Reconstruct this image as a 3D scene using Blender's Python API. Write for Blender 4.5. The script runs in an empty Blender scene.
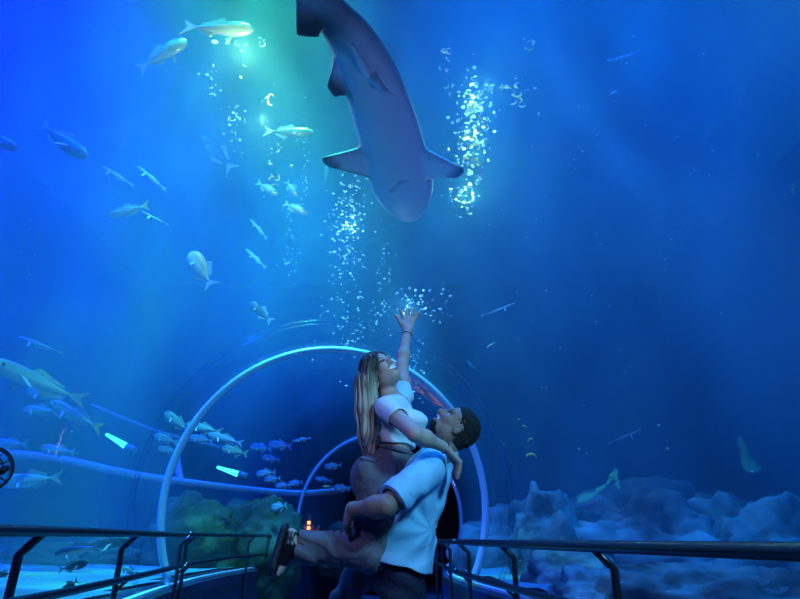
import bpy, bmesh, math, random, time
import numpy as np
from mathutils import Vector, Matrix, noise

scene = bpy.context.scene
COL = scene.collection
R = math.radians
random.seed(7)
rng = np.random.default_rng(7)

# ------------------------------------------------------------------ camera
FPX, PITCH, EYE = 560.0, R(23.07), 1.12
cam_data = bpy.data.cameras.new('camera')
cam_data.sensor_width = 36.0
cam_data.lens = FPX / 800 * 36.0
cam_data.clip_end = 200
cam = bpy.data.objects.new('camera', cam_data)
COL.objects.link(cam)
cam.location = (0, 0, EYE)
cam.rotation_euler = (R(90) + PITCH, 0, 0)
scene.camera = cam

# ------------------------------------------------------------------ world, colour management
world = bpy.data.worlds.new('world')
scene.world = world
world.use_nodes = True
world.node_tree.nodes['Background'].inputs['Color'].default_value = (0.0, 0.10, 0.75, 1)
world.node_tree.nodes['Background'].inputs['Strength'].default_value = 0.15
scene.view_settings.view_transform = 'Standard'
scene.view_settings.look = 'None'
scene.view_settings.exposure = 0.0
scene.view_settings.gamma = 1.0
scene.view_settings.use_curve_mapping = False

# ------------------------------------------------------------------ lights of the aquarium, plus added fill lights
def aim(o, target):
    o.rotation_euler = (Vector(target) - o.location).to_track_quat('-Z', 'Y').to_euler()

def spot(name, loc, target, energy, color, cone=60, blend=1.0, radius=0.3):
    d = bpy.data.lights.new(name, 'SPOT')
    d.energy, d.color, d.spot_size, d.spot_blend, d.shadow_soft_size = energy, color, R(cone), blend, radius
    o = bpy.data.objects.new(name, d)
    COL.objects.link(o)
    o.location = loc
    aim(o, target)
    return o

def area(name, loc, target, energy, color, sx, sy):
    d = bpy.data.lights.new(name, 'AREA')
    d.shape = 'RECTANGLE'
    d.energy, d.color, d.size, d.size_y = energy, color, sx, sy
    o = bpy.data.objects.new(name, d)
    COL.objects.link(o)
    o.location = loc
    aim(o, target)
    return o

def gobo(o, scale, lo, hi, seed=0.0):
    """patchy beam, as thrown through moving water: noise over the lamp's own direction"""
    d = o.data
    d.use_nodes = True
    nt = d.node_tree
    em = nt.nodes['Emission']
    tc = nt.nodes.new('ShaderNodeTexCoord')
    mp = nt.nodes.new('ShaderNodeMapping'); mp.inputs['Location'].default_value = (seed, seed * 1.7, 0)
    nz = nt.nodes.new('ShaderNodeTexNoise')
    nz.inputs['Scale'].default_value = scale; nz.inputs['Detail'].default_value = 3; nz.inputs['Distortion'].default_value = 1.2
    mr = nt.nodes.new('ShaderNodeMapRange')
    mr.inputs['From Min'].default_value = 0.36; mr.inputs['From Max'].default_value = 0.66
    mr.inputs['To Min'].default_value = lo; mr.inputs['To Max'].default_value = hi
    nt.links.new(tc.outputs['Normal'], mp.inputs['Vector'])
    nt.links.new(mp.outputs['Vector'], nz.inputs['Vector'])
    nt.links.new(nz.outputs['Fac'], mr.inputs['Value'])
    nt.links.new(mr.outputs[0], em.inputs['Strength'])

def glow_point(name, loc, energy, color, radius=0.04):
    d = bpy.data.lights.new(name, 'POINT')
    d.energy, d.color, d.shadow_soft_size = energy, color, radius
    o = bpy.data.objects.new(name, d)
    COL.objects.link(o)
    o.location = loc
    return o

L1 = spot('tank_spotlight_teal', (-2.2, 4.2, 13.0), (-1.90, 6.4, 0), 16000, (0.06, 0.80, 0.42), 38)
L2 = spot('tank_spotlight_blue', (-6.5, 4.5, 13.0), (-4.6, 7.2, 0), 30000, (0.0, 0.036, 1.0), 68)
L3 = spot('tank_spotlight_blue', (1.8, 4.0, 13.0), (1.4, 6.5, 0), 12000, (0.0, 0.20, 1.0), 56)
L4 = spot('tank_spotlight_blue', (6.0, 5.5, 13.0), (4.6, 7.5, 0), 2500, (0.0, 0.12, 1.0), 70)
L5 = spot('tank_spotlight_blue', (-2.5, 10.5, 13.0), (-1.8, 11.5, 0), 9000, (0.0, 0.22, 0.9), 44)
for l_, s_ in ((L1, 1.0), (L2, 2.0), (L3, 3.0), (L4, 4.0)): gobo(l_, 13.0, 0.15, 2.2, s_)
glow_point('underwater_bulb', (-1.80, 4.8, 6.28), 60, (0.75, 1.0, 0.40))  # point lights added for the glow patches; no lamp hangs there
glow_point('underwater_bulb', (-0.70, 6.8, 5.15), 14, (0.35, 0.85, 0.9), 0.025)
glow_point('underwater_bulb', (0.10, 6.75, 3.86), 12, (0.3, 0.8, 1.0), 0.025)
glow_point('underwater_bulb', (-1.61, 5.2, 5.62), 14, (0.9, 1.0, 0.30), 0.03)
for q_ in ((0.99, 5.55, 6.35), (0.93, 5.8, 5.75), (0.86, 6.1, 5.2)): glow_point('underwater_bulb', q_, 24, (0.30, 0.95, 0.50), 0.03)
spot('reef_uplight', (3.4, 2.6, 1.2), (0.1, 4.2, 4.5), 240, (0.20, 0.28, 0.80), 50, 0.9, 0.25)  # fill light added out of view to lift the shark's belly
spot('tunnel_spotlight', (1.5, 0.7, 2.75), (-0.05, 2.9, 1.5), 290, (0.15, 0.60, 1.0), 80, 0.8, 0.2)  # unseen fill light added to brighten the couple
spot('tunnel_spotlight', (-1.0, 0.4, 2.9), (-0.1, 2.9, 1.9), 105, (0.38, 0.42, 1.0), 60, 0.8, 0.2)  # second added fill, for the purple tone on the skin

# ------------------------------------------------------------------ materials
def mat(name, color=(0.5, 0.5, 0.5), rough=0.6, metal=0.0, noise_scale=0, dark=0.75, bump=0.0, bump_scale=None, spec=0.5, trans=0.0, coat=0.0, sss=0.0):
    m = bpy.data.materials.new(name)
    m.use_nodes = True
    nt = m.node_tree
    b = nt.nodes['Principled BSDF']
    b.inputs['Base Color'].default_value = (*color, 1)
    b.inputs['Roughness'].default_value = rough
    b.inputs['Metallic'].default_value = metal
    b.inputs['Specular IOR Level'].default_value = spec
    b.inputs['Coat Weight'].default_value = coat
    b.inputs['Subsurface Weight'].default_value = sss
    if noise_scale:
        tc = nt.nodes.new('ShaderNodeTexCoord')
        nz = nt.nodes.new('ShaderNodeTexNoise')
        nz.inputs['Scale'].default_value = noise_scale
        nz.inputs['Detail'].default_value = 5
        nt.links.new(tc.outputs['Object'], nz.inputs['Vector'])
        rp = nt.nodes.new('ShaderNodeValToRGB')
        rp.color_ramp.elements[0].position = 0.35
        rp.color_ramp.elements[1].position = 0.65
        rp.color_ramp.elements[0].color = (*[c * dark for c in color], 1)
        rp.color_ramp.elements[1].color = (*color, 1)
        nt.links.new(nz.outputs['Fac'], rp.inputs['Fac'])
        nt.links.new(rp.outputs['Color'], b.inputs['Base Color'])
    if bump:
        tc = nt.nodes.new('ShaderNodeTexCoord')
        nz = nt.nodes.new('ShaderNodeTexNoise')
        nz.inputs['Scale'].default_value = bump_scale or 30
        nz.inputs['Detail'].default_value = 4
        bp = nt.nodes.new('ShaderNodeBump')
        bp.inputs['Strength'].default_value = bump
        bp.inputs['Distance'].default_value = 0.02
        nt.links.new(tc.outputs['Object'], nz.inputs['Vector'])
        nt.links.new(nz.outputs['Fac'], bp.inputs['Height'])
        nt.links.new(bp.outputs['Normal'], b.inputs['Normal'])
    return m

def acrylic_mat(name, tint, refl, rough, bump=0.0, scale=1.5, wisp=0.0):
    """Clear sheet: light passes straight, a weak Fresnel mirror on top, a bit of wear that scatters."""
    m = bpy.data.materials.new(name)
    m.use_nodes = True
    nt = m.node_tree
    nt.nodes.clear()
    out = nt.nodes.new('ShaderNodeOutputMaterial')
    tr = nt.nodes.new('ShaderNodeBsdfTransparent')
    tr.inputs['Color'].default_value = (*tint, 1)
    gl = nt.nodes.new('ShaderNodeBsdfGlossy')
    gl.inputs['Roughness'].default_value = rough
    lw = nt.nodes.new('ShaderNodeLayerWeight')
    lw.inputs['Blend'].default_value = 0.35
    mul = nt.nodes.new('ShaderNodeMath'); mul.operation = 'MULTIPLY'
    mul.inputs[1].default_value = refl
    mx = nt.nodes.new('ShaderNodeMixShader')
    nt.links.new(lw.outputs['Fresnel'], mul.inputs[0])
    nt.links.new(mul.outputs[0], mx.inputs['Fac'])
    nt.links.new(tr.outputs[0], mx.inputs[1])
    nt.links.new(gl.outputs[0], mx.inputs[2])
    if bump:
        tc = nt.nodes.new('ShaderNodeTexCoord')
        nz = nt.nodes.new('ShaderNodeTexNoise')
        nz.inputs['Scale'].default_value = scale
        nz.inputs['Detail'].default_value = 3
        bp = nt.nodes.new('ShaderNodeBump')
        bp.inputs['Strength'].default_value = bump
        bp.inputs['Distance'].default_value = 0.1
        nt.links.new(tc.outputs['Object'], nz.inputs['Vector'])
        nt.links.new(nz.outputs['Fac'], bp.inputs['Height'])
        nt.links.new(bp.outputs['Normal'], gl.inputs['Normal'])
        nt.links.new(bp.outputs['Normal'], lw.inputs['Normal'])
    nt.links.new(mx.outputs[0], out.inputs['Surface'])
    return m

# ------------------------------------------------------------------ object helpers
def link(name, me, parent=None, material=None, smooth=True):
    o = bpy.data.objects.new(name, me)
    COL.objects.link(o)
    if parent: o.parent = parent
    if material:
        for mm in (material if isinstance(material, (list, tuple)) else [material]):
            me.materials.append(mm)
    if smooth and len(me.polygons):
        me.polygons.foreach_set('use_smooth', [True] * len(me.polygons))
    return o

def mesh(name, verts, faces):
    me = bpy.data.meshes.new(name)
    me.from_pydata([tuple(v) for v in verts], [], [tuple(int(i) for i in f) for f in faces])
    me.update()
    return me

def bm_obj(name, bm, parent=None, material=None, smooth=True):
    me = bpy.data.meshes.new(name)
    bm.to_mesh(me); bm.free()
    return link(name, me, parent, material, smooth)

def empty(name, loc=(0, 0, 0)):
    o = bpy.data.objects.new(name, None)
    o.empty_display_size = 0.1
    o.location = loc
    COL.objects.link(o)
    return o

def tag(o, label=None, category=None, group=None, kind=None):
    if label: o['label'] = label
    if category: o['category'] = category
    if group: o['group'] = group
    if kind: o['kind'] = kind
    return o

def copy_tree(o, parent=None):
    c = o.copy()
    COL.objects.link(c)
    if parent: c.parent = parent
    for ch in list(o.children): copy_tree(ch, c)
    return c

def sweep(path, prof, closed=False, caps=True):
    """profile points (lateral, z) swept along a path of (x, y) with per-point lateral direction."""
    V, F = [], []
    n, m = len(path), len(prof)
    for i, (x, y) in enumerate(path):
        a = path[max(i - 1, 0)]; b = path[min(i + 1, n - 1)]
        tx, ty = b[0] - a[0], b[1] - a[1]
        l = math.hypot(tx, ty); tx /= l; ty /= l
        for (u, z) in prof:
            V.append((x + u * ty, y - u * tx, z))
    for i in range(n - 1):
        for j in range(m if closed else m - 1):
            k = (j + 1) % m
            F.append((i * m + j, i * m + k, (i + 1) * m + k, (i + 1) * m + j))
    if closed and caps:
        F.append(tuple(range(m - 1, -1, -1)))
        F.append(tuple((n - 1) * m + j for j in range(m)))
    return V, F

def tube(points, radii, segs=12, closed=False):
    """a round tube through 3-D points"""
    P = [Vector(p) for p in points]
    if not hasattr(radii, '__len__'): radii = [radii] * len(P)
    V, F = [], []
    n = len(P)
    up = Vector((0, 0, 1))
    prev = None
    for i in range(n):
        a = P[(i - 1) % n] if closed else P[max(i - 1, 0)]
        b = P[(i + 1) % n] if closed else P[min(i + 1, n - 1)]
        t = (b - a).normalized()
        if prev is None:
            s = t.cross(up)
            if s.length < 1e-3: s = t.cross(Vector((1, 0, 0)))
            s.normalize()
        else:
            s = (prev - t * prev.dot(t)).normalized()
        prev = s
        w = t.cross(s)
        for k in range(segs):
            an = 2 * math.pi * k / segs
            V.append(P[i] + (s * math.cos(an) + w * math.sin(an)) * radii[i])
    for i in range(n if closed else n - 1):
        j = (i + 1) % n
        for k in range(segs):
            l = (k + 1) % segs
            F.append((i * segs + k, i * segs + l, j * segs + l, j * segs + k))
    if not closed:
        F.append(tuple(range(segs - 1, -1, -1)))
        F.append(tuple((n - 1) * segs + k for k in range(segs)))
    return V, F

def join(*vfs):
    V, F = [], []
    for v, f in vfs:
        o = len(V)
        V += list(v)
        F += [tuple(i + o for i in q) for q in f]
    return V, F

def box(x0, x1, y0, y1, z0, z1):
    V = [(x, y, z) for z in (z0, z1) for y in (y0, y1) for x in (x0, x1)]
    F = [(0, 2, 3, 1), (4, 5, 7, 6), (0, 1, 5, 4), (2, 6, 7, 3), (0, 4, 6, 2), (1, 3, 7, 5)]
    return V, F

def smooth_path(pts, per=8):
    out = []
    P = [np.array(p, float) for p in pts]
    P = [2 * P[0] - P[1]] + P + [2 * P[-1] - P[-2]]
    for i in range(1, len(P) - 2):
        for k in range(per):
            t = k / per
            out.append(0.5 * ((2 * P[i]) + (-P[i-1] + P[i+1]) * t + (2*P[i-1] - 5*P[i] + 4*P[i+1] - P[i+2]) * t*t + (-P[i-1] + 3*P[i] - 3*P[i+1] + P[i+2]) * t**3))
    out.append(P[-2])
    return [tuple(float(c) for c in p) for p in out]

def ray(px, py):
    """direction from the eye through a pixel of the photograph"""
    x, u = (px - 400) / FPX, (299.5 - py) / FPX
    c, s = math.cos(PITCH), math.sin(PITCH)
    return Vector((x, c - u * s, s + u * c))

def at(px, py, Y):
    """the point at distance Y ahead of the eye seen at a pixel"""
    d = ray(px, py)
    return Vector((0, 0, EYE)) + d * (Y / d.y)

def at_z(px, py, z):
    d = ray(px, py)
    return Vector((0, 0, EYE)) + d * ((z - EYE) / d.z)

# ------------------------------------------------------------------ the tunnel
CL = smooth_path([(0.10, -4.0), (0.06, -2), (0.0, 0), (-0.25, 3.0), (-0.69, 5.8), (-0.78, 8.0), (-0.42, 11.2), (0.6, 14.0), (1.8, 16.0)], 8)
TR, TZ, TBASE = 1.60, 1.44, 0.72
A0 = math.asin((TBASE - TZ) / TR)
def arch(r, base=TBASE, n=48):
    a0 = math.asin((base - TZ) / r)
    return [(r * math.cos(a0 + (math.pi - 2 * a0) * i / n), TZ + r * math.sin(a0 + (math.pi - 2 * a0) * i / n)) for i in range(n + 1)]
def center_at(y):
    for a, b in zip(CL, CL[1:]):
        if a[1] <= y <= b[1]:
            t = (y - a[1]) / (b[1] - a[1])
            return (a[0] + (b[0] - a[0]) * t, y), (b[0] - a[0], b[1] - a[1])
def ring_points(y, r, base=TBASE, n=64):
    (cx, cy), (tx, ty) = center_at(y)
    l = math.hypot(tx, ty); tx /= l; ty /= l
    return [Vector((cx + u * ty, cy - u * tx, z)) for u, z in arch(r, base, n)]

M = {}
M['acrylic'] = acrylic_mat('clear_acrylic', (0.96, 0.985, 1.0), 0.22, 0.02, 0.25, 0.8)
V, F = sweep(CL, arch(TR))
tag(link('window_1', mesh('window_1', V, F), None, M['acrylic']), 'curved clear acrylic arch of the walk-through aquarium tunnel', 'window', kind='structure')

# the water: a block of it with the tunnel's hollow cut out
wm = bpy.data.materials.new('sea_water')
wm.use_nodes = True
nt = wm.node_tree
nt.nodes.clear()
o_ = nt.nodes.new('ShaderNodeOutputMaterial')
sc_ = nt.nodes.new('ShaderNodeVolumeScatter')
sc_.inputs['Color'].default_value = (0.20, 0.62, 1.0, 1)
sc_.inputs['Density'].default_value = 0.085
sc_.inputs['Anisotropy'].default_value = 0.1
ab_ = nt.nodes.new('ShaderNodeVolumeAbsorption')
ab_.inputs['Color'].default_value = (0.05, 0.65, 1.0, 1)
ab_.inputs['Density'].default_value = 0.06
ad_ = nt.nodes.new('ShaderNodeAddShader')
# patchy scattering density put in to imitate wispy light reflections
tcw = nt.nodes.new('ShaderNodeTexCoord')
mpw = nt.nodes.new('ShaderNodeMapping'); mpw.inputs['Scale'].default_value = (0.9, 0.9, 0.45); mpw.inputs['Rotation'].default_value = (0.3, 0.5, 0.4)
nzw = nt.nodes.new('ShaderNodeTexNoise'); nzw.inputs['Scale'].default_value = 0.9; nzw.inputs['Detail'].default_value = 4; nzw.inputs['Distortion'].default_value = 1.0
mrw = nt.nodes.new('ShaderNodeMapRange')
mrw.inputs['From Min'].default_value = 0.38; mrw.inputs['From Max'].default_value = 0.66
mrw.inputs['To Min'].default_value = 0.045; mrw.inputs['To Max'].default_value = 0.20
nt.links.new(tcw.outputs['Object'], mpw.inputs['Vector']); nt.links.new(mpw.outputs['Vector'], nzw.inputs['Vector'])
nt.links.new(nzw.outputs['Fac'], mrw.inputs['Value']); nt.links.new(mrw.outputs[0], sc_.inputs['Density'])
scene.cycles.volume_step_rate = 0.12
nt.links.new(sc_.outputs[0], ad_.inputs[0]); nt.links.new(ab_.outputs[0], ad_.inputs[1])
nt.links.new(ad_.outputs[0], o_.inputs['Volume'])
cav = arch(TR + 0.02, TBASE, 40)
cav = cav + [(cav[-1][0], -0.3), (cav[0][0], -0.3)]
V1, F1 = sweep(CL, cav, closed=True)
V2, F2 = box(-12.95, 12.95, -5.95, 25.95, -0.55, 8.6)
bmw = bmesh.new()
for (V, F) in ((V1, F1), (V2, F2)):
    vs = [bmw.verts.new(v) for v in V]
    for f in F: bmw.faces.new([vs[i] for i in f])
bmesh.ops.recalc_face_normals(bmw, faces=bmw.faces[:])
# recalc treats both shells as closed solids: turn the hollow's faces inward
nf = len(F1)
bmw.faces.ensure_lookup_table()
bmesh.ops.reverse_faces(bmw, faces=bmw.faces[:nf])
water = bm_obj('water', bmw, None, wm, smooth=False)
tag(water, 'deep blue sea water filling the tank around the tunnel', 'water', kind='stuff')

# tank walls, sand bed
M['tank_wall'] = mat('painted_tank_wall', (0.012, 0.05, 0.17), 0.9, noise_scale=0.6, dark=0.6)
for nm, b in (('wall_back', box(-13.3, 13.3, 26, 26.3, -0.6, 13)), ('wall_left', box(-13.3, -13, -6, 26, -0.6, 13)), ('wall_right', box(13, 13.3, -6, 26, -0.6, 13)), ('wall_front', box(-13.3, 13.3, -6.3, -6, -0.6, 13))):
    tag(link(nm, mesh(nm, *b), None, M['tank_wall'], smooth=False), 'dark blue painted wall of the aquarium tank', 'wall', kind='structure')

# ------------------------------------------------------------------ organic shapes: distance field -> quads
class Field:
    def __init__(self, lo, hi, h):
        self.h = h
        self.lo = np.array(lo, np.float32)
        n = np.ceil((np.array(hi) - np.array(lo)) / h).astype(int) + 1
        self.ax = [self.lo[i] + h * np.arange(n[i], dtype=np.float32) for i in range(3)]
        self.f = np.full(n, 0.2, np.float32)

    def _win(self, c0, c1, pad):
        s = []
        for i in range(3):
            a = int(np.searchsorted(self.ax[i], min(c0[i], c1[i]) - pad))
            b = int(np.searchsorted(self.ax[i], max(c0[i], c1[i]) + pad))
            s.append(slice(a, b))
        return tuple(s)

    def _xyz(self, w):
        return self.ax[0][w[0]][:, None, None], self.ax[1][w[1]][None, :, None], self.ax[2][w[2]][None, None, :]

    def _comb(self, w, d, k, op):
        a = self.f[w]
        if a.size == 0: return
        if op == 'add':
            if k > 0:
                q = np.maximum(k - np.abs(a - d), 0) / k
                self.f[w] = np.minimum(a, d) - q * q * k * 0.25
            else:
                self.f[w] = np.minimum(a, d)
        else:                                        # cut
            if k > 0:
                q = np.maximum(k - np.abs(a + d), 0) / k
                self.f[w] = np.maximum(a, -d) + q * q * k * 0.25
            else:
                self.f[w] = np.maximum(a, -d)

    def cone(self, a, b, ra, rb, k=0.02, op='add', flat=None):
        """round cone a->b; flat=(direction, factor) squashes the section along a direction"""
        a = np.array(a, np.float32); b = np.array(b, np.float32)
        w = self._win(a, b, max(ra, rb) * (1.3 if flat is None else 1.9) + k + 0.03)
        X, Y, Z = self._xyz(w)
        px, py, pz = X - a[0], Y - a[1], Z - a[2]
        d = b - a
        L2 = float(d @ d) + 1e-12
        t = np.clip((px * d[0] + py * d[1] + pz * d[2]) / L2, 0, 1)
        qx, qy, qz = px - t * d[0], py - t * d[1], pz - t * d[2]
        if flat is not None:
            n = np.array(flat[0], np.float32); n /= np.linalg.norm(n)
            s = (qx * n[0] + qy * n[1] + qz * n[2]) * (1 / flat[1] - 1)
            qx, qy, qz = qx + s * n[0], qy + s * n[1], qz + s * n[2]
        r = ra + (rb - ra) * t
        dist = np.sqrt(qx * qx + qy * qy + qz * qz) - r
        if flat is not None: dist = dist * min(1.0, flat[1] * 1.15)
        self._comb(w, dist, k, op)
        return self

    def chain(self, pts, rs, k=0.02, flat=None):
        for i in range(len(pts) - 1):
            self.cone(pts[i], pts[i + 1], rs[i], rs[i + 1], k if i == 0 else min(k, 0.012), flat=flat)
        return self

    def ell(self, c, r, rot=None, k=0.02, op='add'):
        """ellipsoid with radii r along the columns of rot"""
        c = np.array(c, np.float32); r = np.array(r, np.float32)
        w = self._win(c, c, float(max(r)) + k + 0.03)
        X, Y, Z = self._xyz(w)
        px, py, pz = X - c[0], Y - c[1], Z - c[2]
        if rot is None: rot = np.eye(3)
        rot = np.array(rot, np.float32)
        l = [(px * rot[0, i] + py * rot[1, i] + pz * rot[2, i]) for i in range(3)]
        k0 = np.sqrt(sum((l[i] / r[i]) ** 2 for i in range(3)))
        k1 = np.sqrt(sum((l[i] / (r[i] * r[i])) ** 2 for i in range(3))) + 1e-9
        self._comb(w, k0 * (k0 - 1) / k1, k, op)
        return self

    def plane(self, p, n, k=0.0):
        """keep the side the normal points away from"""
        n = np.array(n, np.float32); n /= np.linalg.norm(n)
        X, Y, Z = self._xyz((slice(None),) * 3)
        d = (X - p[0]) * n[0] + (Y - p[1]) * n[1] + (Z - p[2]) * n[2]
        self._comb((slice(None),) * 3, -d, k, 'cut')
        return self

    def displace(self, fn, band=0.05):
        idx = np.nonzero(np.abs(self.f) < band)
        x, y, z = self.ax[0][idx[0]], self.ax[1][idx[1]], self.ax[2][idx[2]]
        self.f[idx] += fn(x, y, z).astype(np.float32)
        return self

    def mesh(self, name):
        f = self.f
        ins = f < 0
        N = f.shape
        cid = np.arange((N[0]) * (N[1]) * (N[2])).reshape(N)
        acc, keys, quads = [], [], []
        for ax in range(3):
            sl0 = [slice(None)] * 3; sl1 = [slice(None)] * 3
            sl0[ax] = slice(0, -1); sl1[ax] = slice(1, None)
            cr = ins[tuple(sl0)] != ins[tuple(sl1)]
            o1, o2 = (ax + 1) % 3, (ax + 2) % 3
            I = list(np.nonzero(cr))
            ok = (I[o1] > 0) & (I[o2] > 0) & (I[o1] < N[o1] - 1) & (I[o2] < N[o2] - 1)
            I = [i[ok] for i in I]
            J = list(I); J[ax] = I[ax] + 1
            f0, f1 = f[tuple(I)], f[tuple(J)]
            t = f0 / (f0 - f1)
            P = np.stack([i.astype(np.float32) for i in I], 1)
            P[:, ax] += t
            cells = []
            for a, b in ((0, 0), (-1, 0), (-1, -1), (0, -1)):
                K = list(I); K[o1] = I[o1] + a; K[o2] = I[o2] + b
                c = cid[tuple(K)]
                cells.append(c); keys.append(c); acc.append(P)
            q = np.stack(cells, 1)
            flip = ~ins[tuple(I)]
            q[flip] = q[flip][:, ::-1]
            quads.append(q)
        keys = np.concatenate(keys); acc = np.concatenate(acc); quads = np.concatenate(quads)
        u, inv = np.unique(keys, return_inverse=True)
        cnt = np.bincount(inv).astype(np.float32)
        V = np.stack([np.bincount(inv, acc[:, i]) / cnt for i in range(3)], 1) * self.h + self.lo
        Q = np.searchsorted(u, quads)
        me = bpy.data.meshes.new(name)
        me.vertices.add(len(V)); me.vertices.foreach_set('co', V.astype(np.float32).ravel())
        me.loops.add(Q.size); me.loops.foreach_set('vertex_index', Q.astype(np.int32).ravel())
        me.polygons.add(len(Q))
        me.polygons.foreach_set('loop_start', np.arange(0, Q.size, 4, dtype=np.int32))
        me.polygons.foreach_set('loop_total', np.full(len(Q), 4, np.int32))
        me.update(calc_edges=True)
        me.validate()
        return me

def face_centers(me):
    c = np.empty(len(me.polygons) * 3, np.float32)
    me.polygons.foreach_get('center', c)
    return c.reshape(-1, 3)

def frame(U, Fw):
    """head frame: columns forward, left, up"""
    U = np.array(U, float); U /= np.linalg.norm(U)
    Fw = np.array(Fw, float); Fw -= U * (Fw @ U); Fw /= np.linalg.norm(Fw)
    return np.stack([Fw, np.cross(U, Fw), U], 1)

def add_head(fd, O, Mx, s=1.0, nose=1.0, jaw=1.0, smile=True):
    O = np.array(O, float)
    W = lambda f, l, u: O + Mx @ (np.array((f, l, u)) * s)
    E = lambda c, r, k=0.012, op='add': fd.ell(W(*c), np.array(r) * s, Mx, k * s, op)
    E((-0.012, 0, 0.028), (0.098, 0.077, 0.088))
    E((0.020, 0, -0.035), (0.070, 0.060, 0.088), 0.03)
    E((0.055, 0, -0.088), (0.030 * jaw, 0.030 * jaw, 0.024), 0.03)              # chin
    for sg in (-1, 1):
        E((0.005, sg * 0.045 * jaw, -0.070), (0.035, 0.020, 0.025), 0.03)       # jaw corner
        E((0.060, sg * 0.036, -0.026), (0.026, 0.024, 0.022), 0.02)             # cheek
        E((0.078, sg * 0.030, 0.022), (0.014, 0.024, 0.007), 0.014)             # brow
        E((0.098, sg * 0.031, 0.004), (0.020, 0.017, 0.011), 0.010, 'cut')      # eye socket
        E((0.0745, sg * 0.031, 0.003), (0.0135, 0.0135, 0.0120), 0.003)         # eyeball
        E((-0.004, sg * 0.078, -0.012), (0.020, 0.007, 0.032), 0.006)           # ear
        E((0.004, sg * 0.086, -0.008), (0.009, 0.006, 0.016), 0.004, 'cut')
    fd.cone(W(0.084, 0, 0.012), W(0.106, 0, -0.026), 0.008 * s, 0.0125 * s * nose, 0.012 * s)
    for sg in (-1, 1):
        E((0.095, sg * 0.012, -0.030), (0.011, 0.008, 0.008), 0.006)
    E((0.088, 0, -0.049), (0.016, 0.026, 0.007), 0.008)                         # upper lip
    E((0.082, 0, -0.073), (0.016, 0.022, 0.007), 0.008)                         # lower lip
    if smile:
        for (l, u, r) in ((0, -0.062, 0.0105), (0.011, -0.060, 0.009), (-0.011, -0.060, 0.009), (0.021, -0.056, 0.006), (-0.021, -0.056, 0.006)):
            E((0.098, l, u), (0.016, 0.008, r), 0.003, 'cut')
    return W

def paint_head(me, O, Mx, s, brows=0.0042):
    """material slots on the body mesh: 0 skin 1 lips 2 teeth 3 eye white 4 iris 5 brow/dark"""
    C = (face_centers(me) - np.array(O)) @ Mx / s
    f, l, u = C[:, 0], C[:, 1], C[:, 2]
    mi = np.zeros(len(C), np.int32)
    lip = (f > 0.070) & ((l / 0.032) ** 2 + ((u + 0.062 - 0.006 * (np.abs(l) / 0.025) ** 2) / 0.0215) ** 2 < 1)
    mi[lip] = 1
    mouth = (f > 0.062) & ((l / 0.026) ** 2 + ((u + 0.061 - 0.006 * (np.abs(l) / 0.025) ** 2) / 0.0125) ** 2 < 1)
    mi[mouth] = 2
    al = np.abs(l)
    eye = (f > 0.070) & (((al - 0.031) / 0.0150) ** 2 + ((u - 0.002 + 25 * (al - 0.031) ** 2) / 0.0042) ** 2 < 1)
    mi[eye] = 3
    iris = eye & ((al - 0.031) ** 2 + (u - 0.003) ** 2 < 0.0085 ** 2)
    mi[iris] = 4
    lash = (f > 0.066) & (~eye) & (((al - 0.031) / 0.0185) ** 2 + ((u - 0.006) / 0.0078) ** 2 < 1) & (u > 0.003)
    mi[lash] = 5
    if brows:
        b = (f > 0.060) & (al > 0.014) & (al < 0.043) & (np.abs(u - 0.0255 - 0.004 * np.sin((al - 0.014) / 0.036 * 3.1)) < brows)
        mi[b] = 5
    me.polygons.foreach_set('material_index', mi)

def add_hand(fd, wrist, knuck, side, normal, curls, spread=0.25, s=1.0, thumb=(0.55, 0.75), fingers=(0.072, 0.080, 0.074, 0.058), r=1.0):
    """palm from wrist to knuckle line; side points to the thumb; normal points out of the palm"""
    w = np.array(wrist, float); kn = np.array(knuck, float)
    d = kn - w; L = np.linalg.norm(d); d /= L
    sd = np.array(side, float); sd -= d * (sd @ d); sd /= np.linalg.norm(sd)
    nm = np.array(normal, float); nm -= d * (nm @ d) + sd * (nm @ sd); nm /= np.linalg.norm(nm)
    R_ = lambda v: v * r * s
    for j in range(4):
        lat = (1.5 - j) * 0.0195 * s
        fd.cone(w + sd * lat * 0.55, w + d * L * (1 - abs(j - 1.2) * 0.04) + sd * lat, R_(0.013), R_(0.0112), 0.012)
    for j in range(4):
        lat = (1.5 - j) * 0.0195 * s
        p = w + d * L * (1 - abs(j - 1.2) * 0.04) + sd * lat
        a = (1.5 - j) * spread * 0.55
        dd = d * math.cos(a) + sd * math.sin(a)
        ang = 0.0
        ln = fingers[j] * s
        rad = [0.0098, 0.0092, 0.0084, 0.0070]
        c = curls[j] if hasattr(curls, '__len__') else curls
        for q, part in enumerate((0.46, 0.30, 0.24)):
            ang += c[q] if hasattr(c, '__len__') else c * (0.8, 1.1, 0.8)[q]
            v = dd * math.cos(ang) + nm * math.sin(ang)
            p2 = p + v * ln * part
            fd.cone(p, p2, R_(rad[q]), R_(rad[q + 1]), 0.003)
            p = p2
    t0 = w + d * L * 0.22 + sd * 0.020 * s
    t1 = t0 + (d * math.cos(thumb[0]) + sd * math.sin(thumb[0])) * 0.040 * s + nm * 0.008 * s
    t2 = t1 + (d * math.cos(thumb[1]) + sd * math.sin(thumb[1])) * 0.030 * s + nm * 0.006 * s
    t3 = t2 + (d * math.cos(thumb[0]) + sd * math.sin(thumb[0])) * 0.024 * s
    fd.cone(t0, t1, R_(0.0150), R_(0.0118), 0.014)
    fd.cone(t1, t2, R_(0.0115), R_(0.0098), 0.004)
    fd.cone(t2, t3, R_(0.0098), R_(0.0078), 0.004)

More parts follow.
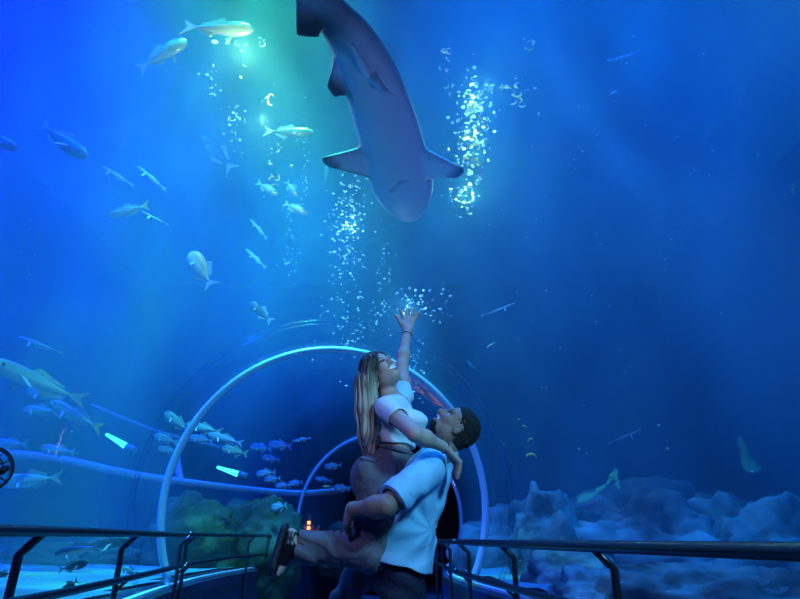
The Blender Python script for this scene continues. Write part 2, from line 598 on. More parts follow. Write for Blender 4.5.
def folds(amp, freq, dirv, warp=1.0, seed=0.0):
    """soft cloth creases running across dirv"""
    dv = np.array(dirv, float); dv /= np.linalg.norm(dv)
    def fn(x, y, z):
        q = x * dv[0] + y * dv[1] + z * dv[2]
        wv = np.sin(x * 13 + y * 9 + seed) * 0.9 + np.sin(z * 11 - y * 7 + seed * 2) * 0.8 + np.sin((x - z) * 23 + seed) * 0.35
        a = np.sin(q * freq + wv * warp * 1.6)
        m = 0.5 + 0.5 * np.sin(x * 9 - z * 12 + y * 6 + seed * 3)
        return amp * (np.abs(a) ** 0.7 * np.sign(a)) * (0.35 + 0.65 * m)
    return fn

# ------------------------------------------------------------------ the couple
M['skin_woman'] = mat('light_tan_skin', (0.55, 0.35, 0.28), 0.58, noise_scale=40, dark=0.93, sss=0.0)
M['skin_man'] = mat('brown_skin', (0.31, 0.175, 0.13), 0.58, noise_scale=40, dark=0.9)
M['lips'] = mat('pink_lips', (0.50, 0.14, 0.15), 0.35)
M['lips_man'] = mat('brown_lips', (0.28, 0.11, 0.10), 0.4)
M['teeth'] = mat('white_teeth', (0.85, 0.84, 0.80), 0.25)
M['eye_white'] = mat('eye_white', (0.75, 0.75, 0.75), 0.2)
M['iris'] = mat('dark_iris', (0.03, 0.015, 0.01), 0.15)
M['brow'] = mat('dark_brow', (0.025, 0.016, 0.012), 0.8)
M['beard'] = mat('black_beard', (0.012, 0.009, 0.008), 0.9, bump=1.0, bump_scale=400)
M['crop_top'] = mat('white_ribbed_cotton', (0.74, 0.78, 0.78), 0.85, bump=0.25, bump_scale=260)
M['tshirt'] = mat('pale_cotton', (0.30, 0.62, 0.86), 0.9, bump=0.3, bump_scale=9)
M['cargo'] = mat('taupe_cotton_twill', (0.165, 0.145, 0.165), 0.9, noise_scale=9, dark=0.80, bump=0.7, bump_scale=11)
M['navy'] = mat('dark_navy_cloth', (0.010, 0.014, 0.040), 0.9, bump=0.3, bump_scale=60)
M['black_leather'] = mat('black_leather', (0.008, 0.008, 0.010), 0.35)
M['sole'] = mat('black_rubber_sole', (0.016, 0.018, 0.028), 0.6, bump=0.3, bump_scale=120)
M['white_shoe'] = mat('grey_trainer_cloth', (0.35, 0.36, 0.38), 0.8)
M['metal_band'] = mat('dark_metal_band', (0.03, 0.03, 0.035), 0.3, metal=0.6)
M['silver'] = mat('silver', (0.8, 0.8, 0.82), 0.2, metal=1.0)

def hair_mat(name, root, tip, z0, z1, scale):
    m = bpy.data.materials.new(name)
    m.use_nodes = True
    nt = m.node_tree
    b = nt.nodes['Principled BSDF']
    b.inputs['Roughness'].default_value = 0.45
    tc = nt.nodes.new('ShaderNodeTexCoord')
    mp = nt.nodes.new('ShaderNodeMapping')
    mp.inputs['Scale'].default_value = scale
    nz = nt.nodes.new('ShaderNodeTexNoise')
    nz.inputs['Scale'].default_value = 1.0
    nz.inputs['Detail'].default_value = 4
    nt.links.new(tc.outputs['Object'], mp.inputs['Vector'])
    nt.links.new(mp.outputs['Vector'], nz.inputs['Vector'])
    sp = nt.nodes.new('ShaderNodeSeparateXYZ')
    nt.links.new(tc.outputs['Object'], sp.inputs[0])
    mr = nt.nodes.new('ShaderNodeMapRange')
    mr.inputs['From Min'].default_value = z1
    mr.inputs['From Max'].default_value = z0
    nt.links.new(sp.outputs['Z'], mr.inputs['Value'])
    ad = nt.nodes.new('ShaderNodeMath'); ad.operation = 'ADD'
    nt.links.new(nz.outputs['Fac'], ad.inputs[0]); nt.links.new(mr.outputs[0], ad.inputs[1])
    rp = nt.nodes.new('ShaderNodeValToRGB')
    rp.color_ramp.elements[0].position = 0.62; rp.color_ramp.elements[0].color = (*root, 1)
    rp.color_ramp.elements[1].position = 1.25 - 0.25; rp.color_ramp.elements[1].color = (*tip, 1)
    nt.links.new(ad.outputs[0], rp.inputs['Fac'])
    nt.links.new(rp.outputs['Color'], b.inputs['Base Color'])
    bp = nt.nodes.new('ShaderNodeBump')
    bp.inputs['Strength'].default_value = 0.9
    bp.inputs['Distance'].default_value = 0.01
    nt.links.new(nz.outputs['Fac'], bp.inputs['Height'])
    nt.links.new(bp.outputs['Normal'], b.inputs['Normal'])
    return m

A = lambda px, py, Y: np.array(at(px, py, Y))
def bounds(pts, pad):
    P = np.array(pts)
    return P.min(0) - pad, P.max(0) + pad

# ================= woman =================
W = dict(
    pelvis=A(380, 476, 2.93), waist=A(398, 447, 2.93), ribs=A(399, 427, 2.93), chest=A(396, 412, 2.93),
    neck0=A(390, 397, 2.93), neck1=A(384, 383, 2.93), head=A(381.5, 371, 2.91),
    shN=A(387, 408, 2.77), elN=A(415, 434, 2.585), wrN=A(446, 448, 2.70), knN=A(458, 461, 2.745),
    shF=A(402, 397, 3.08), elF=A(402, 366, 3.18), wrF=A(407.5, 330, 3.30), knF=A(409, 318, 3.33),
    hipN=A(376, 482, 2.86), kneN=A(371, 553, 2.88), anN=A(294, 546, 2.86),
    hipF=A(383, 482, 3.03), kneF=A(372, 552, 3.06), anF=A(338, 612, 3.16))
for a, b in (('shN', 'elN'), ('elN', 'wrN'), ('shF', 'elF'), ('elF', 'wrF'), ('hipN', 'kneN'), ('kneN', 'anN'), ('kneF', 'anF')):
    print('W', a, b, round(float(np.linalg.norm(W[a] - W[b])), 3))
HW = frame((-0.64, 0.19, 0.72), (0.32, -0.76, 0.50))
HWs = 0.93
X, Yv, Z = np.eye(3)
h = 0.004
lo, hi = bounds(list(W.values()) + [A(265, 580, 2.85), A(409, 300, 3.3), A(462, 490, 2.8)], 0.13)
fd = Field(lo, hi, h)
# torso
tdir = (W['chest'] - W['pelvis']); tdir /= np.linalg.norm(tdir)
fr = frame(tdir, X)      # columns: forward(+x), left(+y), up
T = lambda o, f, l, u: W[o] + fr @ np.array((f, l, u))
fd.ell(T('pelvis', 0.0, 0, 0.01), (0.092, 0.155, 0.10), fr, 0.04)
fd.ell(T('waist', -0.005, 0, 0), (0.070, 0.115, 0.085), fr, 0.05)
fd.ell(T('ribs', 0.0, 0, 0.0), (0.082, 0.125, 0.10), fr, 0.05)
fd.ell(T('chest', -0.005, 0, 0.01), (0.075, 0.135, 0.075), fr, 0.04)
for sg in (-1, 1):
    fd.ell(T('ribs', 0.075, sg * 0.062, 0.035), (0.052, 0.055, 0.052), fr, 0.025)
    fd.ell(T('pelvis', -0.046, sg * 0.065, -0.01), (0.075, 0.075, 0.08), fr, 0.03)
fd.cone(T('chest', 0, 0, 0.03), W['neck0'], 0.06, 0.045, 0.04)
fd.cone(W['neck0'], W['neck1'], 0.046, 0.045, 0.03)
fd.cone(W['chest'], W['shN'] , 0.06, 0.047, 0.03)
fd.cone(W['chest'], W['shF'], 0.06, 0.047, 0.03)
# arms
fd.chain([W['shN'], W['elN'], W['wrN']], [0.045, 0.036, 0.024], 0.03)
mid = W['elN'] * 0.7 + W['wrN'] * 0.3
fd.ell(mid, (0.039,) * 3, None, 0.03)
fd.chain([W['shF'], W['elF'], W['wrF']], [0.047, 0.038, 0.026], 0.03)
fd.ell(W['elF'] * 0.72 + W['wrF'] * 0.28, (0.036,) * 3, None, 0.03)
fd.ell(W['shF'] * 0.6 + W['elF'] * 0.4, (0.046,) * 3, None, 0.03)
# legs
fd.chain([W['hipN'], W['kneN'], W['anN']], [0.088, 0.056, 0.033], 0.03)
fd.chain([W['hipF'], W['kneF'], W['anF']], [0.088, 0.056, 0.033], 0.03)
# near foot: toes point down, sole faces away to -x
heelN, toeN = A(291, 535, 2.85), A(281, 569, 2.83)
fd.cone(W['anN'], heelN, 0.034, 0.030, 0.02)
fd.cone(W['anN'], A(284, 560, 2.84), 0.032, 0.030, 0.02)
fd.cone(A(288, 548, 2.84), toeN, 0.034, 0.022, 0.02, flat=(X, 0.7))
for j in range(5):
    b0 = toeN + np.array((0.0, (j - 2) * 0.015, 0.0))
    fd.cone(b0, b0 + np.array((-0.006, (j - 2) * 0.002, -0.022 + 0.003 * abs(j - 1))), 0.010, 0.008, 0.004)
# far foot
ftF = W['anF'] + np.array((0.10, 0, -0.06))
fd.cone(W['anF'], ftF, 0.034, 0.022, 0.02)
# hands
add_hand(fd, W['wrN'], W['knN'], (0.0, 1.0, 0.1), (-0.1, 0.0, -1.0), ((0.62, .10, .10), (0.66, .12, .10), (0.7, .15, .1), (0.8, .2, .15)), 0.15, 1.08, thumb=(0.35, 0.25))
add_hand(fd, W['wrF'], W['knF'], (-1, -0.1, 0), (0.15, -1.0, -0.1), (0.05, 0.10, 0.22, 0.30), 0.62, 1.06, thumb=(0.85, 0.65), r=1.16, fingers=(0.068, 0.074, 0.068, 0.056))
Wh = add_head(fd, W['head'], HW, HWs, smile=True, jaw=0.92, nose=0.95)
woman_me = fd.mesh('woman_body')
paint_head(woman_me, W['head'], HW, HWs)
woman = empty('woman', (W['anF'][0], W['anF'][1], 0))
tag(woman, 'woman in white crop top and taupe trousers, lifted up and reaching one arm overhead', 'person')
def child(name, me, root, m, label=None):
    me.transform(Matrix.Translation(-Vector(root.location)))
    o = link(name, me, root, m)
    if label: o['label'] = label
    return o
child('body', woman_me, woman, [M['skin_woman'], M['lips'], M['teeth'], M['eye_white'], M['iris'], M['brow']])

# crop top
fd = Field(*bounds([W['waist'], W['chest'], W['shN'], W['shF'], W['elN'], W['neck1']], 0.2), h)
e = 0.008
fd.ell(T('waist', 0.0, 0, 0.0), (0.078 + e, 0.122 + e, 0.09), fr, 0.05)
fd.ell(T('ribs', 0.0, 0, 0.0), (0.084 + e, 0.127 + e, 0.105), fr, 0.05)
fd.ell(T('chest', -0.005, 0, 0.01), (0.078 + e, 0.138 + e, 0.078), fr, 0.04)
fd.cone(W['chest'], W['shN'], 0.064 + e, 0.050 + e, 0.03)
fd.cone(W['chest'], W['shF'], 0.064 + e, 0.050 + e, 0.03)
for sg in (-1, 1):
    fd.ell(T('ribs', 0.075, sg * 0.060, 0.033), (0.056 + e, 0.060 + e, 0.056 + e), fr, 0.03)
sl = W['shN'] + (W['elN'] - W['shN']) * 0.42
fd.cone(W['shN'], sl + (W['elN'] - W['shN']) * 0.15, 0.047 + e, 0.045 + e, 0.02)
slF = W['shF'] + (W['elF'] - W['shF']) * 0.22
fd.cone(W['shF'], slF, 0.050 + e, 0.050 + e, 0.02)
# waist hem, sleeve hem, neckline
ndir = fr @ np.array((0.12, 0, -1.0))
fd.plane(T('waist', 0, 0, 0.005), ndir)
av = W['elN'] - W['shN']; av /= np.linalg.norm(av)
dd_ = Field.__new__(Field); dd_.__dict__ = dict(fd.__dict__)
# only the sleeve is cut by its hem plane
X_, Y_, Z_ = fd._xyz((slice(None),) * 3)
dp = (X_ - sl[0]) * av[0] + (Y_ - sl[1]) * av[1] + (Z_ - sl[2]) * av[2]
rad = np.sqrt(np.maximum((X_ - sl[0]) ** 2 + (Y_ - sl[1]) ** 2 + (Z_ - sl[2]) ** 2 - dp * dp, 0))
msk = (rad < 0.085) & (Y_ < 2.80)
fd.f = np.where(msk, np.maximum(fd.f, dp), fd.f)
# hollow at the sleeve mouth
fd.cone(sl - av * 0.01, sl + av * 0.08, 0.045, 0.045, 0.0, op='cut')
fd.ell(W['neck1'] + HW @ np.array((0.01, 0, -0.01)), (0.062, 0.058, 0.062), None, 0.006, 'cut')
fd.displace(folds(0.0042, 70, tdir + 0.5 * X, 1.1, 1.3))
child('crop_top', fd.mesh('crop_top'), woman, M['crop_top'])

# trousers
fd = Field(*bounds([W['pelvis'], W['kneN'], W['anN'], W['kneF'], W['anF'], W['waist'], W['hipF']], 0.18), h)
e = 0.010
fd.ell(T('pelvis', 0.0, 0, 0.01), (0.094 + e, 0.157 + e, 0.105), fr, 0.04)
fd.ell(T('waist', -0.005, 0, -0.055), (0.078 + e, 0.125 + e, 0.06), fr, 0.05)
for sg in (-1, 1):
    fd.ell(T('pelvis', -0.048, sg * 0.065, -0.01), (0.078 + e, 0.078 + e, 0.085 + e), fr, 0.03)
cuff = W['kneN'] + (W['anN'] - W['kneN']) * 0.95
fd.chain([W['hipN'], W['kneN']], [0.096 + e, 0.074 + e], 0.04)
fd.chain([W['kneN'], cuff], [0.075 + e, 0.066], 0.02)
fd.chain([W['hipF'], W['kneF'], W['anF']], [0.096 + e, 0.072 + e, 0.068], 0.04)
# cargo pocket with flap on the near thigh
pc = W['hipN'] * 0.55 + W['kneN'] * 0.45 + np.array((0.01, -0.075, 0))
fd.ell(pc, (0.062, 0.026, 0.075), None, 0.006)
fd.ell(pc + np.array((0, -0.012, 0.052)), (0.066, 0.022, 0.022), None, 0.003)
# back pocket patch and flap, side seam
bp_ = A(367, 470, 2.79)
fd.ell(bp_, (0.050, 0.040, 0.060), fr, 0.006)
fd.ell(bp_ + fr @ np.array((0, -0.001, 0.045)), (0.048, 0.040, 0.012), fr, 0.008)
fd.cone(A(389, 456, 2.80), A(383, 500, 2.76), 0.012, 0.012, 0.02)
# leg mouth
lv = cuff - W['kneN']; lv /= np.linalg.norm(lv)
fd.plane(cuff, lv)
fd.cone(cuff - lv * 0.05, cuff + lv * 0.06, 0.045, 0.054, 0.0, op='cut')
fd.plane(T('waist', 0, 0, -0.018), fr @ np.array((0.05, 0, 1.0)))
kn = W['kneN']
def knee_folds(x, y, z):
    d = np.sqrt((x - kn[0] + 0.07) ** 2 + (y - kn[1]) ** 2 + (z - kn[2] - 0.07) ** 2)
    return 0.007 * np.exp(-((d - 0.07) / 0.07) ** 2) * np.sin(d * 190)
fd.displace(knee_folds)
fd.displace(folds(0.0090, 46, (0.75, 0.2, 0.75), 1.3, 0.4))
cargo_o = child('trousers', fd.mesh('trousers'), woman, M['cargo'])
# waistband
wb = []
for i in range(40):
    an = 2 * math.pi * i / 40
    wb.append(T('waist', -0.004 + 0.084 * math.cos(an), 0.130 * math.sin(an), -0.026))
V, F = tube(wb, 0.013, 8, closed=True)
me = mesh('waistband', V, F)
child('waistband', me, woman, M['cargo'])

# hair: a cap on the skull and a long straight fall behind the shoulder
fd = Field(*bounds([W['head'], A(352, 400, 2.86), A(384, 468, 2.95)], 0.15), h)
fd.ell(Wh(-0.018, 0, 0.036), np.array((0.104, 0.089, 0.096)) * HWs, HW, 0.01)
fd.ell(Wh(0.130, 0, -0.022), np.array((0.120, 0.082, 0.112)) * HWs, HW, 0.012, 'cut')
strand = [A(369, 366, 2.90), A(364, 385, 2.90), A(364, 410, 2.90), A(366, 436, 2.91), A(370, 462, 2.93)]
for k_, (dx, dy, r0) in enumerate(((0, 0, 1), (5, 0.05, .8), (-2, 0.06, .8), (3, -0.06, .85), (6, -0.03, .6))):
    for i in range(4):
        o0 = np.array((dx * 0.0047, dy, 0)); q0, q1 = strand[i] + o0, strand[i + 1] + o0 * (1 + .15 * i)
        rr = [0.060, 0.056, 0.052, 0.046, 0.018]
        fd.cone(q0, q1, rr[i] * r0, rr[i + 1] * r0, 0.03, flat=(X, 0.8))
for (f0, l0, u0) in ((0.03, -0.065, 0.075), (0.00, -0.088, 0.02)):
    fd.cone(Wh(f0, l0, u0), Wh(-0.03, -0.092, -0.03), 0.018, 0.026, 0.02)
fd.cone(Wh(-0.03, -0.09, -0.03), A(371, 398, 2.84), 0.026, 0.030, 0.02)
def strands(x, y, z):
    a = np.arctan2(y - 2.90, x - strand[1][0])
    return 0.0040 * np.sin(a * 26 + np.sin(z * 14) * 1.3) + 0.003 * np.sin(a * 11 + z * 20 + 1)
fd.displace(strands)
hair_me = fd.mesh('hair')
hz0, hz1 = float(strand[-1][2]), float(strand[0][2])
M['hair_w'] = hair_mat('brown_hair_with_blonde_ends', (0.030, 0.018, 0.012), (0.50, 0.37, 0.25), hz0 + 0.10, hz1 + 0.02, (95, 95, 5))
# the gradient works in the woman's own coordinates (her base is on the floor)
child('hair', hair_me, woman, M['hair_w'], 'long straight brown hair with blonde ends')
# finer locks along the ends
locks = []
for i in range(70):
    u, v = rng.uniform(-1, 1), rng.uniform(-1, 1)
    p = []
    L_ = rng.uniform(0.80, 1.12)
    for t in np.linspace(0.12, L_, 9):
        s_ = t * 4; i0 = min(int(s_), 3); q = strand[i0] + (strand[i0 + 1] - strand[i0]) * (s_ - i0)
        wdt = 0.062 - 0.022 * t
        p.append(q + np.array((0.012 + u * wdt * 0.95 + 0.004 * math.sin(t * 9 + i), v * 0.085, 0)))
    locks.append(tube(p, [0.0050, .005, .005, .005, .005, .0045, .004, .003, .001], 5))
V, F = join(*locks)
child('hair_locks', mesh('hair_locks', V, F), woman, M['hair_w'])

# bangles, earring, sandal
def bangle(name, c, axis, r, th, m, root):
    ax = Vector(axis).normalized(); s_ = ax.cross(Vector((0.3, 0.2, 1))).normalized(); t_ = ax.cross(s_)
    pts = [Vector(c) + (s_ * math.cos(a) + t_ * math.sin(a)) * r for a in np.linspace(0, 2 * math.pi, 28, endpoint=False)]
    V, F = tube(pts, th, 6, closed=True)
    return child(name, mesh(name, V, F), root, m)
bangle('bracelet', W['wrF'] * 0.86 + W['elF'] * 0.14, W['wrF'] - W['elF'], 0.0285, 0.0030, M['metal_band'], woman)
bangle('bracelet', W['wrN'] * 0.96 + W['elN'] * 0.04, W['wrN'] - W['elN'], 0.0275, 0.0030, M['metal_band'], woman)
bangle('earring', Wh(0.0, -0.088, -0.052), HW[:, 1] + 0.3 * HW[:, 0], 0.012, 0.0022, M['silver'], woman)

# platform sandal: thick sole slab behind the foot, straps across it
fd = Field(*bounds([A(268, 582, 2.85), A(295, 520, 2.85)], 0.08), 0.003)
s0, s1 = A(284, 531, 2.85), A(274, 566, 2.83)
for (p0, p1, r0, r1) in ((s0, s1, 0.040, 0.046),):
    fd.cone(p0, p1, r0, r1, 0.0, flat=(np.array((1, 0, -0.27)), 0.50))
nrm = np.array((-1, 0, 0.28)); nrm /= np.linalg.norm(nrm)
fd.plane(s0 + nrm * 0.020, nrm, 0.004)
child('sandal_sole', fd.mesh('sandal_sole'), woman, M['sole'], 'thick black platform sole')
fd = Field(*bounds([A(268, 582, 2.85), A(300, 520, 2.85)], 0.09), 0.003)
fd.cone(A(290, 546, 2.84), A(282, 561, 2.835), 0.043, 0.037, 0.01)
fd.cone(A(291, 535, 2.85), A(288, 545, 2.85), 0.036, 0.040, 0.02)
fd.plane(A(290, 531, 2.85), (0.2, 0, 1))
fd.plane(A(280, 564, 2.83), (-0.3, 0, -1))
fd.cone(A(296, 541, 2.84), A(304, 541, 2.84), 0.030, 0.04, 0.0, op='cut')
child('sandal_upper', fd.mesh('sandal_upper'), woman, M['black_leather'])
fd = Field(*bounds([W['anF'], ftF], 0.09), 0.004)
fd.cone(W['anF'] + np.array((0, 0, -0.03)), ftF, 0.045, 0.036, 0.0, flat=(Z, 0.7))
child('sandal_upper', fd.mesh('sandal_upper'), woman, M['black_leather'])

# ================= man =================
hipY = 3.0
P = dict(
    hip=A(404, 562, 2.99), waist=A(410, 535, 2.99), ribs=A(419, 500, 2.98), chest=A(425, 475, 2.97), upper=A(433, 462, 2.97),
    neck0=A(443, 451, 2.96), neck1=A(452, 438, 2.95), head=A(455, 427, 2.93),
    shN=A(429, 470, 2.77), elN=A(386, 506, 2.61), wrN=A(353, 509, 2.72), knN=A(346, 521, 2.775),
    shF=A(431, 470, 3.15), elF=A(388, 500, 3.27), wrF=A(351, 508, 3.10), knF=A(346, 513, 3.00))
fN, fF = np.array((P['hip'][0] + 0.02, 2.86, 0.0)), np.array((P['hip'][0] + 0.14, 3.10, 0.0))
hN, hF = P['hip'] + np.array((0.0, -0.080, -0.02)), P['hip'] + np.array((0.0, 0.095, -0.02))
kN = hN * 0.53 + fN * 0.47 + np.array((-0.075, 0, 0.02)); kF = hF * 0.53 + fF * 0.47 + np.array((-0.04, 0, 0.02))
aN, aF = fN + Z * 0.09, fF + Z * 0.09
for a, b in (('shN', 'elN'), ('elN', 'wrN'), ('shF', 'elF'), ('elF', 'wrF')):
    print('M', a, b, round(float(np.linalg.norm(P[a] - P[b])), 3))
print('hip', P['hip'], 'head', P['head'])
HM = frame((0.84, 0.06, 0.52), (-0.50, -0.26, 0.80))
HMs = 1.0
lo, hi = bounds(list(P.values()) + [fN, fF, P['shN'] - 0.1, hN, hF], 0.13)
lo[2] = -0.02
fd = Field(lo, hi, h)
tdir2 = P['chest'] - P['hip']; tdir2 /= np.linalg.norm(tdir2)
fm = frame(tdir2, -X)
S = lambda o, f, l, u: P[o] + fm @ np.array((f, l, u))
fd.ell(S('hip', 0.0, 0, 0), (0.105, 0.165, 0.11), fm, 0.04)
fd.ell(S('waist', 0.0, 0, 0), (0.098, 0.145, 0.11), fm, 0.06)
fd.ell(S('ribs', 0.0, 0, 0), (0.108, 0.165, 0.13), fm, 0.06)
fd.ell(S('chest', 0.0, 0, 0), (0.112, 0.18, 0.10), fm, 0.05)
fd.cone(P['chest'], P['shN'] + Yv * 0.02, 0.08, 0.062, 0.04)
fd.cone(P['chest'], P['shF'] - Yv * 0.02, 0.08, 0.062, 0.04)
fd.cone(P['upper'], P['neck0'], 0.075, 0.060, 0.05)
fd.cone(P['neck0'], P['neck1'], 0.060, 0.058, 0.03)
fd.cone(P['upper'] + Yv * -0.12, P['neck0'], 0.045, 0.050, 0.05)
fd.cone(P['upper'] + Yv * 0.12, P['neck0'], 0.045, 0.050, 0.05)
fd.chain([P['shN'], P['elN'], P['wrN']], [0.060, 0.045, 0.029], 0.03)
fd.ell(P['elN'] * 0.72 + P['wrN'] * 0.28, (0.049,) * 3, None, 0.03)
fd.chain([P['shF'], P['elF'], P['wrF']], [0.060, 0.045, 0.029], 0.03)
fd.chain([hN, kN, aN], [0.095, 0.062, 0.042], 0.03)
fd.chain([hF, kF, aF], [0.095, 0.062, 0.042], 0.03)
for a_ in (aN, aF):
    fd.cone(a_ + np.array((0.03, 0, -0.045)), a_ + np.array((-0.15, 0, -0.055)), 0.040, 0.030, 0.02)
add_hand(fd, P['wrN'], P['knN'], (0.2, 0.1, 1.0), (0.75, 0.35, -0.1), (0.36, 0.4, 0.44, 0.5), 0.1, 1.08, thumb=(0.5, 0.3), r=1.05)
add_hand(fd, P['wrF'], P['knF'] + np.array((0, 0, -0.02)), (0.2, -0.1, 1.0), (0.6, -0.6, -0.5), 0.45, 0.1, 1.08, thumb=(0.4, 0.3), r=1.05)
Mh = add_head(fd, P['head'], HM, HMs, nose=1.32, jaw=1.10)
man_me = fd.mesh('man_body')
paint_head(man_me, P['head'], HM, HMs, 0.0062)
# beard: a goatee on the chin and along the jaw, moustache line
C = (face_centers(man_me) - P['head']) @ HM / HMs
f_, l_, u_ = C.T
mi = np.empty(len(C), np.int32); man_me.polygons.foreach_get('material_index', mi)
chin = (mi == 0) & (u_ < -0.078) & (f_ > 0.030) & (np.abs(l_) < 0.038) & (u_ > -0.125)
jawl = (mi == 0) & (u_ < -0.060 + 0.25 * (0.04 - f_).clip(0, 1)) & (f_ > -0.015) & (f_ < 0.05) & (u_ > -0.105) & (np.abs(l_) > 0.032)
must = (mi == 0) & (np.abs(l_) < 0.032) & (np.abs(u_ + 0.0425) < 0.0035) & (f_ > 0.075)
mi[chin | must] = 6
man_me.polygons.foreach_set('material_index', mi)
man = empty('man', (fN[0], 2.98, 0))
tag(man, 'bearded man in pale blue t-shirt and navy trousers standing and lifting a woman', 'person')
child('body', man_me, man, [M['skin_man'], M['lips_man'], M['teeth'], M['eye_white'], M['iris'], M['brow'], M['beard']])

# t-shirt
fd = Field(*bounds([P['hip'], P['chest'], P['shN'], P['shF'], P['elN'], P['elF'], P['neck0']], 0.2), h)
e = 0.012
fd.ell(S('hip', 0.02, 0, -0.04), (0.150 + e, 0.220, 0.22), fm, 0.04)
fd.ell(S('waist', 0.01, 0, 0), (0.122 + e, 0.195, 0.14), fm, 0.06)
fd.ell(S('ribs', 0.0, 0, 0), (0.112 + e, 0.180, 0.15), fm, 0.06)
fd.ell(S('chest', 0.0, 0, 0.0), (0.116 + e, 0.19, 0.105), fm, 0.05)
fd.cone(P['chest'], P['shN'] + Yv * 0.02, 0.085 + e, 0.066 + e, 0.04)
fd.cone(P['chest'], P['shF'] - Yv * 0.02, 0.085 + e, 0.066 + e, 0.04)
fd.cone(P['upper'] + Yv * -0.12, P['neck0'] - 0.2 * (P['neck1'] - P['neck0']), 0.052, 0.060, 0.05)
fd.cone(P['upper'] + Yv * 0.12, P['neck0'] - 0.2 * (P['neck1'] - P['neck0']), 0.052, 0.060, 0.05)
fd.cone(P['upper'], P['neck0'] - 0.2 * (P['neck1'] - P['neck0']), 0.08, 0.064, 0.05)
for sh, el in (('shN', 'elN'), ('shF', 'elF')):
    v = P[el] - P[sh]
    fd.cone(P[sh], P[sh] + v * 0.95, 0.070 + e, 0.076, 0.035)
    q = P[sh] + v * 0.86
    vn = v / np.linalg.norm(v)
    X_, Y_, Z_ = fd._xyz((slice(None),) * 3)
    dp = (X_ - q[0]) * vn[0] + (Y_ - q[1]) * vn[1] + (Z_ - q[2]) * vn[2]
    rad = np.sqrt(np.maximum((X_ - q[0]) ** 2 + (Y_ - q[1]) ** 2 + (Z_ - q[2]) ** 2 - dp * dp, 0))
    fd.f = np.where((rad < 0.125) & (dp < 0.25) & (np.abs(Y_ - q[1]) < 0.13) & (X_ < q[0] + 0.09), np.maximum(fd.f, dp), fd.f)
    fd.cone(q - vn * 0.03, q + vn * 0.10, 0.062, 0.064, 0.0, op='cut')
hem_n = A(376, 561, 2.8) - A(435, 574, 2.8)
hem_n = np.array((-hem_n[2], 0, hem_n[0])); hem_n = hem_n / np.linalg.norm(hem_n)
if hem_n[2] > 0: hem_n = -hem_n
fd.plane(A(405, 568, 2.8), hem_n)
fd.cone(P['neck0'], P['neck1'] + (P['neck1'] - P['neck0']), 0.062, 0.064, 0.004, op='cut')
fd.displace(folds(0.0085, 34, (0.75, 0.1, -0.65), 1.5, 2.1))
def pull(x, y, z):                # creases fanning from the gripped side to the small of the back
    cx, cz = P['waist'][0] + 0.10, P['waist'][2] + 0.02
    a = np.arctan2(z - cz, x - cx)
    d = np.sqrt((x - cx) ** 2 + (z - cz) ** 2)
    return 0.0055 * np.sin(a * 9 + d * 12) * np.exp(-((d - 0.14) / 0.10) ** 2)
fd.displace(pull)
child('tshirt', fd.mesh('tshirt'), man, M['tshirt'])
# hem seams (stitched bands)
fd = Field(*bounds([hN, hF, kN, kF, aN, aF, P['waist']], 0.14), 0.005)
fd.ell(S('hip', 0.0, 0, 0), (0.112, 0.168, 0.12), fm, 0.04)
fd.chain([hN, kN, aN], [0.100, 0.083, 0.070], 0.04)
fd.chain([hF, kF, aF], [0.104, 0.083, 0.070], 0.04)
fd.plane((0, 0, 0.075), (0, 0, -1))
fd.displace(folds(0.005, 50, (0.5, 0.1, 0.8), 1.4, 5.0))
child('trousers', fd.mesh('trousers'), man, M['navy'])
for a_ in (aN, aF):
    fd = Field(*bounds([a_ + np.array((0.06, 0, 0.02)), a_ + np.array((-0.19, 0, -0.10))], 0.06), 0.004)
    fd.cone(a_ + np.array((0.03, 0, -0.045)), a_ + np.array((-0.155, 0, -0.056)), 0.050, 0.040, 0.0)
    fd.cone(a_ + np.array((0.01, 0, -0.02)), a_ + np.array((0.0, 0, 0.02)), 0.050, 0.048, 0.02)
    fd.plane((0, 0, 0.004), (0, 0, -1))
    child('shoe', fd.mesh('shoe'), man, M['white_shoe'])

# hair: short curls, faded at the sides
fd = Field(*bounds([P['head']], 0.17), 0.0035)
fd.ell(Mh(-0.018, 0, 0.040), (0.101, 0.080, 0.088), HM, 0.01)
fd.ell(Mh(-0.048, 0, -0.005), (0.068, 0.070, 0.080), HM, 0.03)
def curls(x, y, z):
    return 0.0032 * (np.sin(x * 260 + 3 * np.sin(z * 90)) * np.sin(y * 250 + 1) * np.sin(z * 270 + 2 * np.sin(y * 80)) * 1.6 + 0.5 * np.sin(x * 120 + z * 90))
fd.displace(curls)
fd.ell(Mh(0.125, 0, -0.030), (0.120, 0.13, 0.112), HM, 0.006, 'cut')
fd.ell(Mh(0.03, 0.0, -0.050), (0.072, 0.14, 0.068), HM, 0.006, 'cut')
M['hair_m'] = mat('black_curly_hair', (0.014, 0.010, 0.009), 0.7, bump=0.8, bump_scale=180)
child('hair', fd.mesh('hair'), man, M['hair_m'])

